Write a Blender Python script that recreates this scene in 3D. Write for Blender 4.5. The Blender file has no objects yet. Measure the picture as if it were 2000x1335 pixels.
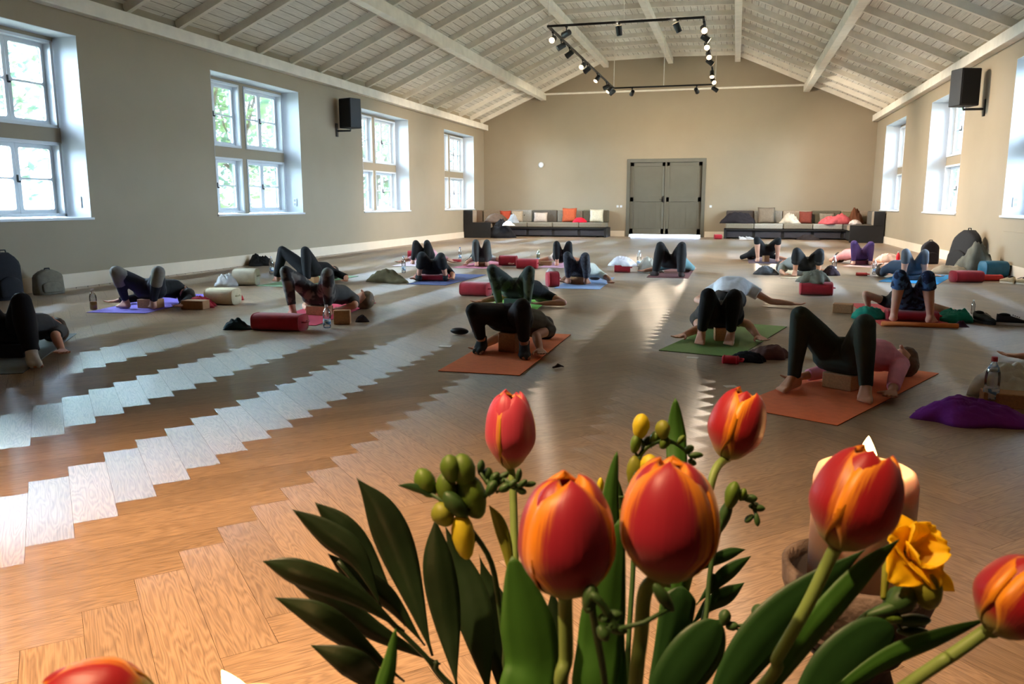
import bpy, bmesh, math, random
import numpy as np
from mathutils import Vector, Matrix
PI = math.pi
SC = bpy.context.scene
COL = SC.collection

# ------------------------------------------------------------------ camera
F_PX, EYE = 1580.0, Vector((0, 0, 1.18))
ROT = Matrix(((0.9647981287, -0.0445385046, 0.2591927710),
              (0.2629915796, 0.1633917938, -0.9508620041),
              (0.0, 0.9855553984, 0.1693533485)))
cam_d = bpy.data.cameras.new('camera')
cam = bpy.data.objects.new('camera', cam_d); COL.objects.link(cam)
cam.matrix_world = Matrix.Translation(EYE) @ ROT.to_4x4()
cam_d.sensor_width = 36.0; cam_d.lens = F_PX / 2000 * 36
cam_d.clip_start = 0.02; cam_d.clip_end = 300
cam_d.dof.use_dof = True; cam_d.dof.focus_distance = 2.6; cam_d.dof.aperture_fstop = 20.0
SC.camera = cam
def at(px, py, D):                      # the point that distance in front of the lens
    return EYE + ROT @ Vector(((px - 1000) / F_PX * D, -(py - 667.5) / F_PX * D, -D))

# ------------------------------------------------------------------ view, world, sun
SC.view_settings.view_transform = 'Standard'; SC.view_settings.look = 'None'
SC.view_settings.gamma = 1; SC.view_settings.use_curve_mapping = False
SC.view_settings.exposure = 0.45
try:
    SC.cycles.use_denoising = True; SC.cycles.max_bounces = 8; SC.cycles.diffuse_bounces = 5
    SC.cycles.glossy_bounces = 3; SC.cycles.transmission_bounces = 6; SC.cycles.transparent_max_bounces = 12
    SC.cycles.sample_clamp_indirect = 6.0; SC.cycles.caustics_reflective = False; SC.cycles.caustics_refractive = False
except Exception: pass
WORLD_S, SUN_S, SPOT_S = 80.0, 38.0, 1.6
w = bpy.data.worlds.new('overcast_sky'); SC.world = w; w.use_nodes = True
nt = w.node_tree; nt.nodes.clear()
wo = nt.nodes.new('ShaderNodeOutputWorld'); wb = nt.nodes.new('ShaderNodeBackground')
tc = nt.nodes.new('ShaderNodeTexCoord'); nz = nt.nodes.new('ShaderNodeTexNoise'); rp = nt.nodes.new('ShaderNodeValToRGB')
nz.inputs['Scale'].default_value = 2.2; nz.inputs['Detail'].default_value = 3
rp.color_ramp.elements[0].position = .35; rp.color_ramp.elements[0].color = (.42, .66, 1, 1)
rp.color_ramp.elements[1].position = .65; rp.color_ramp.elements[1].color = (.74, .87, 1, 1)
nt.links.new(tc.outputs['Generated'], nz.inputs['Vector']); nt.links.new(nz.outputs['Fac'], rp.inputs['Fac'])
nt.links.new(rp.outputs['Color'], wb.inputs['Color']); wb.inputs['Strength'].default_value = WORLD_S
nt.links.new(wb.outputs[0], wo.inputs[0])
sd_ = bpy.data.lights.new('sun', 'SUN'); sd_.energy = SUN_S; sd_.angle = math.radians(4); sd_.color = (1, .95, .86)
sun = bpy.data.objects.new('sun', sd_); COL.objects.link(sun)
sun.rotation_euler = Vector((0.0, -0.62, 0.78)).to_track_quat('Z', 'Y').to_euler()   # from behind the gable, along the side walls
XL, XR, YB, YF = -9.0, 4.31, 29.1, -2.0
ZS, ZH = 0.97, 3.48                     # window sill and head
WL = [(6.85, 9.84), (12.87, 15.88), (18.9, 21.89), (24.83, 27.88)]
WR = [(12.4, 15.39), (18.38, 21.38), (24.37, 27.38)]
DEP = 0.40                              # depth of the reveals
for sx, xw, ws in ((-1, XL, WL), (1, XR, WR)):
    for (y0, y1) in ws:                 # portals only guide the sampling of the sky, they give no light
        ld = bpy.data.lights.new('sky_portal', 'AREA'); ld.shape = 'RECTANGLE'; ld.size = y1 - y0; ld.size_y = ZH - ZS
        ld.cycles.is_portal = True
        lo = bpy.data.objects.new('sky_portal', ld); COL.objects.link(lo)
        lo.matrix_world = Matrix.Translation((xw + sx * .7, (y0 + y1) / 2, (ZS + ZH) / 2)) @ Matrix(((0, 0, sx), (1, 0, 0), (0, 1, 0))).to_4x4()
        lo.matrix_world = Matrix.Translation((xw + sx * .7, (y0 + y1) / 2, (ZS + ZH) / 2)) @ Vector((sx, 0, 0)).to_track_quat('Z', 'Y').to_matrix().to_4x4()

# ------------------------------------------------------------------ materials
def lin(c):
    return tuple(((v / 255) / 12.92 if v / 255 <= .04045 else ((v / 255 + .055) / 1.055) ** 2.4) for v in c)
_M = {}
def M(name, rgb, rough=.8, var=.08, scale=12, bump=0.0, metal=0, spec=.4, sheen=0, sss=0, rgb2=None, emit=0, trans=0, bscale=None, stretch=(1, 1, 1)):
    if name in _M: return _M[name]
    m = bpy.data.materials.new(name); m.use_nodes = True; n = m.node_tree.nodes; l = m.node_tree.links
    b = n['Principled BSDF']; c = lin(rgb)
    t = n.new('ShaderNodeTexCoord'); mp = n.new('ShaderNodeMapping'); mp.inputs['Scale'].default_value = stretch
    z = n.new('ShaderNodeTexNoise'); z.inputs['Scale'].default_value = scale; z.inputs['Detail'].default_value = 4
    l.new(t.outputs['Object'], mp.inputs['Vector']); l.new(mp.outputs[0], z.inputs['Vector'])
    r = n.new('ShaderNodeValToRGB'); r.color_ramp.elements[0].position = .3; r.color_ramp.elements[1].position = .7
    c2 = lin(rgb2) if rgb2 else tuple(min(1, v * (1 + var)) for v in c)
    c1 = c if rgb2 else tuple(v * (1 - var) for v in c)
    if rgb2: r.color_ramp.elements[0].position = .46; r.color_ramp.elements[1].position = .54
    r.color_ramp.elements[0].color = (*c1, 1); r.color_ramp.elements[1].color = (*c2, 1)
    l.new(z.outputs['Fac'], r.inputs['Fac']); l.new(r.outputs['Color'], b.inputs['Base Color'])
    b.inputs['Roughness'].default_value = rough; b.inputs['Metallic'].default_value = metal
    b.inputs['Specular IOR Level'].default_value = spec
    b.inputs['Sheen Weight'].default_value = sheen
    if sss: b.inputs['Subsurface Weight'].default_value = sss; b.inputs['Subsurface Radius'].default_value = (.02, .01, .006); b.inputs['Subsurface Scale'].default_value = .6
    if bump:
        z2 = n.new('ShaderNodeTexNoise'); z2.inputs['Scale'].default_value = bscale or scale * 4; z2.inputs['Detail'].default_value = 5
        l.new(mp.outputs[0], z2.inputs['Vector'])
        bp = n.new('ShaderNodeBump'); bp.inputs['Strength'].default_value = bump; bp.inputs['Distance'].default_value = .01
        l.new(z2.outputs['Fac'], bp.inputs['Height']); l.new(bp.outputs[0], b.inputs['Normal'])
    if emit:
        b.inputs['Emission Color'].default_value = (*c, 1); b.inputs['Emission Strength'].default_value = emit
    if trans:                           # light passing through thin petals and leaves
        o = n['Material Output']; tr = n.new('ShaderNodeBsdfTranslucent'); mx = n.new('ShaderNodeMixShader'); mx.inputs[0].default_value = trans
        l.new(r.outputs['Color'], tr.inputs['Color']); l.new(b.outputs[0], mx.inputs[1]); l.new(tr.outputs[0], mx.inputs[2]); l.new(mx.outputs[0], o.inputs['Surface'])
    _M[name] = m
    return m
def glass(name, tint=(1, 1, 1), rough=.02, mixf=.86):
    if name in _M: return _M[name]
    m = bpy.data.materials.new(name); m.use_nodes = True; n = m.node_tree.nodes; l = m.node_tree.links
    o = n['Material Output']; n.remove(n['Principled BSDF'])
    t = n.new('ShaderNodeBsdfTransparent'); g = n.new('ShaderNodeBsdfGlossy'); f = n.new('ShaderNodeFresnel'); mx = n.new('ShaderNodeMixShader')
    mr = n.new('ShaderNodeMath'); mr.operation = 'MULTIPLY_ADD'; mr.inputs[1].default_value = .9; mr.inputs[2].default_value = 1 - mixf - .1
    t.inputs['Color'].default_value = (*tint, 1); g.inputs['Roughness'].default_value = rough; f.inputs['IOR'].default_value = 1.45
    l.new(f.outputs[0], mr.inputs[0]); l.new(mr.outputs[0], mx.inputs[0]); l.new(t.outputs[0], mx.inputs[1]); l.new(g.outputs[0], mx.inputs[2]); l.new(mx.outputs[0], o.inputs['Surface'])
    _M[name] = m; return m

# ------------------------------------------------------------------ mesh helpers
class MB:
    def __init__(s): s.v = []; s.f = []
    def add(s, v, f):
        k = len(s.v); s.v += [tuple(p) for p in v]; s.f += [tuple(i + k for i in q) for q in f]; return s
    def box(s, a, b):
        x0, y0, z0 = [min(a[i], b[i]) for i in range(3)]; x1, y1, z1 = [max(a[i], b[i]) for i in range(3)]
        return s.add([(x0, y0, z0), (x1, y0, z0), (x1, y1, z0), (x0, y1, z0), (x0, y0, z1), (x1, y0, z1), (x1, y1, z1), (x0, y1, z1)],
                     [(0, 3, 2, 1), (4, 5, 6, 7), (0, 1, 5, 4), (1, 2, 6, 5), (2, 3, 7, 6), (3, 0, 4, 7)])
    def obox(s, c, u, v, w, a, b, d):   # box about c with half sizes a, b, d along u, v, w
        c, u, v, w = map(Vector, (c, u, v, w)); P = []
        for z in (-1, 1):
            for x, y in ((-1, -1), (1, -1), (1, 1), (-1, 1)): P.append(c + u * a * x + v * b * y + w * d * z)
        return s.add(P, [(0, 3, 2, 1), (4, 5, 6, 7), (0, 1, 5, 4), (1, 2, 6, 5), (2, 3, 7, 6), (3, 0, 4, 7)])
    def tube(s, pts, rad, n=10, cap=True):
        pts = [Vector(p) for p in pts]; k = len(pts)
        if not hasattr(rad, '__len__'): rad = [rad] * k
        V = []; F = []; up = None
        for i, p in enumerate(pts):
            d = (pts[min(i + 1, k - 1)] - pts[max(i - 1, 0)]).normalized()
            if up is None: up = d.orthogonal().normalized()
            up = (up - d * up.dot(d)).normalized(); q = d.cross(up)
            for j in range(n): a = 2 * PI * j / n; V.append(p + (up * math.cos(a) + q * math.sin(a)) * rad[i])
        for i in range(k - 1):
            for j in range(n): F.append((i * n + j, i * n + (j + 1) % n, (i + 1) * n + (j + 1) % n, (i + 1) * n + j))
        if cap: F.append(tuple(range(n))[::-1]); F.append(tuple((k - 1) * n + j for j in range(n)))
        return s.add(V, F)
    def lathe(s, prof, c=(0, 0, 0), n=24):
        V = []; F = []; k = len(prof); c = Vector(c)
        for r, z in prof:
            for j in range(n): a = 2 * PI * j / n; V.append(c + Vector((r * math.cos(a), r * math.sin(a), z)))
        for i in range(k - 1):
            for j in range(n): F.append((i * n + j, i * n + (j + 1) % n, (i + 1) * n + (j + 1) % n, (i + 1) * n + j))
        F.append(tuple(range(n))[::-1]); F.append(tuple((k - 1) * n + j for j in range(n)))
        return s.add(V, F)
    def ell(s, c, r, n=14, m=9, rot=None):
        V = []; F = []; c = Vector(c); rot = rot or Matrix.Identity(3)
        for i in range(m + 1):
            t = PI * i / m
            for j in range(n): a = 2 * PI * j / n; V.append(c + rot @ Vector((r[0] * math.sin(t) * math.cos(a), r[1] * math.sin(t) * math.sin(a), r[2] * math.cos(t))))
        for i in range(m):
            for j in range(n): F.append((i * n + j, (i + 1) * n + j, (i + 1) * n + (j + 1) % n, i * n + (j + 1) % n))
        return s.add(V, F)
    def build(s, name, mat, parent=None, smooth=False, bevel=0, sub=0, solid=0, seg=2):
        me = bpy.data.meshes.new(name); me.from_pydata(s.v, [], s.f)
        bm = bmesh.new(); bm.from_mesh(me); bmesh.ops.remove_doubles(bm, verts=bm.verts, dist=1e-6)
        if not solid: bmesh.ops.recalc_face_normals(bm, faces=bm.faces)
        bm.to_mesh(me); bm.free(); me.validate()
        o = bpy.data.objects.new(name, me); COL.objects.link(o)
        if mat: me.materials.append(mat)
        if smooth or bevel or sub: me.polygons.foreach_set('use_smooth', [True] * len(me.polygons))
        if bevel:
            b = o.modifiers.new('bevel', 'BEVEL'); b.width = bevel; b.segments = seg; b.limit_method = 'ANGLE'; b.angle_limit = .6
            b.harden_normals = True
        if solid: q = o.modifiers.new('solid', 'SOLIDIFY'); q.thickness = solid; q.offset = 0
        if sub: q = o.modifiers.new('sub', 'SUBSURF'); q.levels = sub; q.render_levels = sub
        if parent: o.parent = parent
        return o
def tag(o, label=None, cat=None, group=None, kind=None):
    if label: o['label'] = label
    if cat: o['category'] = cat
    if group: o['group'] = group
    if kind: o['kind'] = kind
    return o
def thing(name, label, cat, loc=(0, 0, 0), rz=0, group=None, kind=None):
    o = bpy.data.objects.new(name, None); COL.objects.link(o); o.empty_display_size = .1
    o.location = loc; o.rotation_euler = (0, 0, rz)
    return tag(o, label, cat, group, kind)
def kids(o): return [c for c in bpy.data.objects if c.parent == o]
def copy_tree(o, parent=None):
    c = o.copy(); COL.objects.link(c); c.parent = parent
    for ch in list(o.children): copy_tree(ch, c)
    return c

# ------------------------------------------------------------------ the hall
m_wall = M('wall_paint', (149, 136, 116), .9, .03, 1.5, .05, bscale=60)
m_white = M('white_reveal_paint', (192, 196, 202), .75, .03, 2, .03, bscale=70)
m_frame = M('white_window_gloss', (206, 210, 214), .4, .02, 3)
m_trim = M('cream_trim_paint', (214, 198, 176), .6, .03, 3)
m_beam = M('whitewashed_beam', (228, 223, 212), .8, .08, 4, .3, bscale=25, stretch=(1, 1, 1))
m_dark = M('dark_iron', (34, 34, 34), .5, .1, 8)
m_glass = glass('window_glass', (.96, .98, .97))

# floor: every plank of the herringbone is its own face, with the grain following the plank
def floor():
    P = 1.0802; L = P / math.sqrt(2); W = L / 5
    u = Vector((1, -1, 0)) / math.sqrt(2); v = Vector((-1, -1, 0)) / math.sqrt(2)
    base = Vector((-2.875, 2.873, 0)) - v * W
    V, Fc, UV, CA = [], [], [], []; rnd = random.Random(5); g = .0005
    def plank(o, a, b, la, lb, fl):
        c = o + a * la / 2 + b * lb / 2
        if not (XL - .5 < c.x < XR + .5 and YF - .3 < c.y < YB + .3): return
        k = len(V); q = [(g, g), (la - g, g), (la - g, lb - g), (g, lb - g)]
        P4 = [o + a * s + b * t for s, t in q]
        P4 = [Vector((min(max(p.x, XL - .3), XR + .3), min(max(p.y, YF - .1), YB + .3), 0)) for p in P4]
        r1, r2, r3 = rnd.random(), rnd.random(), rnd.random()
        uv = [(s + r1 * 37, t + r2 * 53) if la > lb else (t + r1 * 37, s + r2 * 53) for s, t in q]
        idx = (k, k + 1, k + 2, k + 3)
        n = (P4[1] - P4[0]).cross(P4[2] - P4[0]).z
        if n < 0: idx = idx[::-1]; uv = uv[::-1]
        V.extend(P4); Fc.append(idx); UV.extend(uv); CA.extend([(r3, fl, r1, 1)] * 4)
    for k in range(-9, 11):
        for j in range(-60, 180):
            o = base + Vector((k * P, j * P / 5, 0))
            plank(o, u, v, L, W, 0)
            plank(o + u * L + v * (W - L), u, v, W, L, 1)
    me = bpy.data.meshes.new('floor'); me.from_pydata(V, [], Fc)
    ul = me.uv_layers.new(name='grain'); ul.data.foreach_set('uv', [c for q in UV for c in q])
    ca = me.color_attributes.new('plank', 'FLOAT_COLOR', 'CORNER'); ca.data.foreach_set('color', [c for q in CA for c in q])
    m = bpy.data.materials.new('oak_herringbone'); m.use_nodes = True; n = m.node_tree.nodes; l = m.node_tree.links; b = n['Principled BSDF']
    uvn = n.new('ShaderNodeUVMap'); uvn.uv_map = 'grain'; at_ = n.new('ShaderNodeAttribute'); at_.attribute_name = 'plank'
    sep = n.new('ShaderNodeSeparateColor'); l.new(at_.outputs['Color'], sep.inputs[0])
    mp = n.new('ShaderNodeMapping'); mp.inputs['Scale'].default_value = (1.6, 13, 1); l.new(uvn.outputs[0], mp.inputs['Vector'])
    w1 = n.new('ShaderNodeTexNoise'); w1.inputs['Scale'].default_value = 1.1; w1.inputs['Detail'].default_value = 2; l.new(mp.outputs[0], w1.inputs['Vector'])
    mul = n.new('ShaderNodeMath'); mul.operation = 'MULTIPLY'; mul.inputs[1].default_value = 16; l.new(w1.outputs['Fac'], mul.inputs[0])
    fr = n.new('ShaderNodeMath'); fr.operation = 'PINGPONG'; fr.inputs[1].default_value = .5; l.new(mul.outputs[0], fr.inputs[0])
    mp2 = n.new('ShaderNodeMapping'); mp2.inputs['Scale'].default_value = (6, 260, 1); l.new(uvn.outputs[0], mp2.inputs['Vector'])
    w2 = n.new('ShaderNodeTexNoise'); w2.inputs['Scale'].default_value = 1; w2.inputs['Detail'].default_value = 3; l.new(mp2.outputs[0], w2.inputs['Vector'])
    ad = n.new('ShaderNodeMath'); ad.operation = 'MULTIPLY_ADD'; ad.inputs[1].default_value = .7; l.new(fr.outputs[0], ad.inputs[0]); l.new(w2.outputs['Fac'], ad.inputs[2])
    r = n.new('ShaderNodeValToRGB'); e = r.color_ramp.elements
    e[0].position = .25; e[0].color = (*lin((106, 86, 66)), 1); e[1].position = .85; e[1].color = (*lin((162, 136, 108)), 1)
    l.new(ad.outputs[0], r.inputs['Fac'])
    hs = n.new('ShaderNodeHueSaturation'); vm = n.new('ShaderNodeMapRange'); vm.inputs['To Min'].default_value = .86; vm.inputs['To Max'].default_value = 1.14
    l.new(sep.outputs[0], vm.inputs[0]); l.new(vm.outputs[0], hs.inputs['Value']); l.new(r.outputs[0], hs.inputs['Color']); l.new(hs.outputs[0], b.inputs['Base Color'])
    b.inputs['Roughness'].default_value = .31; b.inputs['Specular IOR Level'].default_value = 1.0
    b.inputs['Anisotropic'].default_value = 1.0; b.inputs['Anisotropic Rotation'].default_value = .25
    tg = n.new('ShaderNodeTangent'); tg.direction_type = 'UV_MAP'; tg.uv_map = 'grain'; l.new(tg.outputs[0], b.inputs['Tangent'])
    bp = n.new('ShaderNodeBump'); bp.inputs['Strength'].default_value = .12; bp.inputs['Distance'].default_value = .002; l.new(ad.outputs[0], bp.inputs['Height']); l.new(bp.outputs[0], b.inputs['Normal'])
    me.materials.append(m); o = bpy.data.objects.new('floor', me); COL.objects.link(o); tag(o, kind='structure')
    d = MB().box((XL - .7, YF - .5, -.25), (XR + .7, YB + .7, -.0022)).build('floor_joints', M('dark_joint', (58, 42, 30), .9), o)
floor()

def side_wall(name, sx, xw, ws):
    b = MB(); T = .62; x1 = xw + sx * T
    b.box((xw, YF - T, -.25), (x1, YB + T, ZS)); b.box((xw, YF - T, ZH), (x1, YB + T, 4.15))
    ys = [YF - T] + [y for p in ws for y in p] + [YB + T]
    for i in range(0, len(ys), 2): b.box((xw, ys[i], ZS), (x1, ys[i + 1], ZH))
    tag(b.build(name, m_wall), kind='structure')
side_wall('wall_left', -1, XL, WL); side_wall('wall_right', 1, XR, WR)
DX0, DX1, DZ = -3.62, -1.15, 2.57
b = MB(); b.box((XL, YB, -.25), (DX0, YB + .5, 6.3)); b.box((DX1, YB, -.25), (XR, YB + .5, 6.3)); b.box((DX0, YB, DZ), (DX1, YB + .5, 6.3))
tag(b.build('wall_back', m_wall), kind='structure')
tag(MB().box((XL, YF - .5, -.25), (XR, YF, 6.3)).build('wall_front', m_wall), kind='structure')
# baseboards
for nm, A, B in (('baseboard_left', (XL, YF, 0), (XL + .025, YB, .2)), ('baseboard_right', (XR - .025, YF, 0), (XR, YB, .2))):
    tag(MB().box(A, B).build(nm, m_trim, bevel=.006), kind='structure')
tag(MB().box((XL + .03, YB - .025, 0), (-3.78, YB, .2)).box((-1.0, YB - .025, 0), (XR - .03, YB, .2)).build('baseboard_back', m_trim, bevel=.006), kind='structure')
tag(MB().box((XR - .012, 12.6, .1), (XR, 15.2, .72)).build('trim_1', m_wall, bevel=.004), kind='structure')

def rrect(y0, y1, z0, z1, r, n=4):
    P = []
    for cy, cz, a0 in ((y1 - r, z1 - r, 0), (y0 + r, z1 - r, 90), (y0 + r, z0 + r, 180), (y1 - r, z0 + r, 270)):
        for i in range(n + 1): a = math.radians(a0 + 90 * i / n); P.append((cy + r * math.cos(a), cz + r * math.sin(a)))
    return P
WN = [0]
def window(sx, xw, y0, y1, sockets=True):
    WN[0] += 1
    X = lambda d: xw + sx * d
    ym = (y0 + y1) / 2; zc = 2.13; pz = .11; py = .09; e = .05
    b = MB()                            # the plastered cross between the four casements
    b.box((X(DEP), y0 + .007, zc - pz), (X(.618), y1 - .007, zc + pz)); b.box((X(DEP), ym - py, ZS + .005), (X(.618), ym + py, zc - pz)); b.box((X(DEP), ym - py, zc + pz), (X(.618), ym + py, ZH - .071))
    b.box((X(DEP), y0 + .007, ZH - .07), (X(.618), y1 - .007, ZH - .001))
    root = tag(b.build('window_%d' % WN[0], m_wall), kind='structure')
    t = .006; b = MB()
    b.box((X(-.002), y0, ZS), (X(.61), y0 + t, ZH)); b.box((X(-.002), y1 - t, ZS), (X(.61), y1, ZH)); b.box((X(-.002), y0, ZH - t), (X(DEP), y1, ZH))
    b.build('reveal_lining', m_white, root)
    MB().box((X(-.035), y0 - .03, ZS - .03), (X(DEP + .1), y1 + .03, ZS + .004)).build('window_sill', m_frame, root, bevel=.006)
    for (a, c) in ((y0 + e, ym - py), (ym + py, y1 - e)):
        for (p, q) in ((ZS + .03, zc - pz), (zc + pz, ZH - .07)):
            b = MB(); fw = .055; d0, d1 = DEP - .02, DEP + .17
            # casing of the pocket
            b.box((X(d0), a - .012, p - .012), (X(DEP + .2), a + .03, q + .012)); b.box((X(d0), c - .03, p - .012), (X(DEP + .2), c + .012, q + .012))
            b.box((X(d0), a, q - .03), (X(DEP + .2), c, q + .012)); b.box((X(d0), a, p - .012), (X(DEP + .2), c, p + .03))
            cf = b.build('casement_frame', m_frame, root, bevel=.003)
            mid = (a + c) / 2; 
            for (s0, s1, hs) in ((a + .03, mid - .003, 1), (mid + .003, c - .03, -1)):
                # sash: frame with two round-cornered lights
                zz = (p + q) / 2; V = []; Fc = []; b = MB(); pn = MB()
                for (z0, z1) in ((p + .03, zz), (zz, q - .03)):
                    i0 = s0 + fw; i1 = s1 - fw; j0 = z0 + (fw if z0 == p + .03 else .012); j1 = z1 - (fw if z1 != zz else .012)
                    inn = rrect(i0, i1, j0, j1, .035)
                    out = []
                    for (yy, z_) in inn:     # project outline out to the rectangle
                        cy, cz = (s0 + s1) / 2, (z0 + z1) / 2; hx, hz = (s1 - s0) / 2, (z1 - z0) / 2
                        k = min(hx / max(1e-6, abs(yy - cy)), hz / max(1e-6, abs(z_ - cz))); out.append((cy + (yy - cy) * k, cz + (z_ - cz) * k))
                    cs = [(s1, z1), (s0, z1), (s0, z0), (s1, z0)]
                    for ci, cpt in enumerate(cs): out[ci * 5 + 2] = cpt
                    N_ = len(inn); xa, xb = X(DEP + .10), X(DEP + .145)
                    VV = [(xa, *pt) for pt in inn] + [(xa, *pt) for pt in out] + [(xb, *pt) for pt in inn] + [(xb, *pt) for pt in out]
                    FF = []
                    for i in range(N_):
                        j = (i + 1) % N_
                        FF += [(i, j, N_ + j, N_ + i), (2 * N_ + i, 3 * N_ + i, 3 * N_ + j, 2 * N_ + j), (i, 2 * N_ + i, 2 * N_ + j, j), (N_ + i, N_ + j, 3 * N_ + j, 3 * N_ + i)]
                    b.add(VV, FF)
                    pn.box((X(DEP + .118), i0 - .01, j0 - .01), (X(DEP + .122), i1 + .01, j1 + .01))
                b.build('sash', m_frame, cf); pn.build('window_pane', m_glass, cf)
            MB().box((X(DEP + .085), mid - .012, (p + q) / 2 - .05), (X(DEP + .10), mid + .012, (p + q) / 2 + .05)).box((X(DEP + .05), mid - .008, (p + q) / 2 - .055), (X(DEP + .09), mid + .008, (p + q) / 2 - .03)).build('window_handle', m_dark, cf, bevel=.004)
    # double socket low on the far reveal
    yy = y1 - t
    b = MB().box((X(.14), yy - .012, ZS + .14), (X(.22), yy, ZS + .30)); so = b.build('socket_plate', m_frame, root, bevel=.003)
    MB().box((X(.155), yy - .014, ZS + .155), (X(.205), yy - .011, ZS + .205)).box((X(.155), yy - .014, ZS + .235), (X(.205), yy - .011, ZS + .285)).build('socket_insert', M('socket_grey', (150, 152, 156), .5), so)
for p in WL: window(-1, XL, *p)
for p in WR: window(1, XR, *p)

# ceiling: boards, rafters, purlins and wall plates
XC = -2.345; TW = 6.655; UW = 2.2; ZE, ZU = 4.12, 6.08; MW = 4.42
def zb(dx):                             # underside of the boards at a distance from the centre line
    dx = abs(dx)
    return ZU + .05 * (1 - dx / UW) if dx < UW else ZU + (ZE - ZU) * (dx - UW) / (TW - UW)
m = bpy.data.materials.new('whitewashed_boards'); m.use_nodes = True; n = m.node_tree.nodes; l = m.node_tree.links; pb = n['Principled BSDF']
t = n.new('ShaderNodeTexCoord'); uvn = n.new('ShaderNodeUVMap'); uvn.uv_map = 'boards'
br = n.new('ShaderNodeTexBrick'); br.inputs['Scale'].default_value = 1; br.inputs['Brick Width'].default_value = 2.6; br.inputs['Row Height'].default_value = .17; br.inputs['Mortar Size'].default_value = .006
br.inputs['Color1'].default_value = (*lin((234, 231, 223)), 1); br.inputs['Color2'].default_value = (*lin((218, 214, 204)), 1); br.inputs['Mortar'].default_value = (*lin((120, 112, 100)), 1)
l.new(uvn.outputs[0], br.inputs['Vector'])
mp = n.new('ShaderNodeMapping'); mp.inputs['Scale'].default_value = (2, 26, 1); l.new(uvn.outputs[0], mp.inputs[0])
z = n.new('ShaderNodeTexNoise'); z.inputs['Scale'].default_value = 1.5; z.inputs['Detail'].default_value = 6; l.new(mp.outputs[0], z.inputs['Vector'])
mr = n.new('ShaderNodeMapRange'); mr.inputs[1].default_value = .3; mr.inputs[2].default_value = .7; mr.inputs[3].default_value = .80; mr.inputs[4].default_value = 1.04; l.new(z.outputs['Fac'], mr.inputs[0])
hs = n.new('ShaderNodeHueSaturation'); l.new(br.outputs['Color'], hs.inputs['Color']); l.new(mr.outputs[0], hs.inputs['Value']); l.new(hs.outputs[0], pb.inputs['Base Color'])
pb.inputs['Roughness'].default_value = .85
bp = n.new('ShaderNodeBump'); bp.inputs['Strength'].default_value = .5; bp.inputs['Distance'].default_value = .01; l.new(br.outputs['Fac'], bp.inputs['Height']); bp.invert = True; l.new(bp.outputs[0], pb.inputs['Normal'])
m_boards = m
xs = [-TW - .7, -UW, 0, UW, TW + .7]; zs = [zb(a) for a in xs]
V = []; Fc = []; UVs = []
s_ = 0; ss = [0]
for i in range(4): s_ += math.hypot(xs[i + 1] - xs[i], zs[i + 1] - zs[i]); ss.append(s_)
for Y in (YF - .5, YB + .6):
    for up in (0, .16):
        for i in range(5): V.append((XC + xs[i], Y, zs[i] + up))
for i in range(4):
    Fc.append((i, i + 1, 10 + i + 1, 10 + i)); UVs += [(YF, ss[i]), (YF, ss[i + 1]), (YB, ss[i + 1]), (YB, ss[i])]
    Fc.append((5 + i, 15 + i, 15 + i + 1, 5 + i + 1)); UVs += [(0, 0)] * 4
for q in ((0, 5, 6, 1), (1, 6, 7, 2), (2, 7, 8, 3), (3, 8, 9, 4), (10, 11, 16, 15), (11, 12, 17, 16), (12, 13, 18, 17), (13, 14, 19, 18), (0, 10, 15, 5), (4, 9, 19, 14)): Fc.append(q); UVs += [(0, 0)] * 4
me = bpy.data.meshes.new('ceiling'); me.from_pydata(V, [], Fc); ul = me.uv_layers.new(name='boards'); ul.data.foreach_set('uv', [c for q in UVs for c in q]); me.materials.append(m_boards)
ceil = bpy.data.objects.new('ceiling', me); COL.objects.link(ceil); tag(ceil, kind='structure')
def slope_beam(xa, xb, y, wd, dp, name='rafter'):
    A = Vector((XC + xa, y, zb(xa))); B = Vector((XC + xb, y, zb(xb))); d = (B - A).normalized(); up = d.cross(Vector((0, 1, 0))); 
    if up.z < 0: up = -up
    MB().obox((A + B) / 2 - up * dp / 2, d, (0, 1, 0), up, (B - A).length / 2, wd / 2, dp / 2).build(name, m_beam, ceil)
y = 28.72
while y > -1.5:
    slope_beam(-TW - .02, -UW, y, .09, .13); slope_beam(UW, TW + .02, y, .09, .13); slope_beam(-UW, 0, y, .08, .12); slope_beam(0, UW, y, .08, .12)
    y -= 1.19
for dx, wd, zbt in ((-MW, .2, None), (MW, .2, None), (-UW, .18, 5.80), (UW, .18, 5.80), (0, .17, 5.84)):
    zt = zb(dx) - .12
    z0 = zbt if zbt else zt - .22
    MB().box((XC + dx - wd / 2, YF, z0), (XC + dx + wd / 2, YB, zt + .02)).build('purlin', m_beam, ceil, bevel=.012)
for sx, xw in ((-1, XL), (1, XR)):
    MB().box((xw, YF, 3.77), (xw - sx * .17, YB, 3.97)).build('wall_plate', m_beam, ceil, bevel=.012)
MB().tube([(XC - MW, 28.75, 4.94), (XC + MW, 28.75, 4.94)], .035, 10).build('tie_rod', m_beam, ceil)

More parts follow.
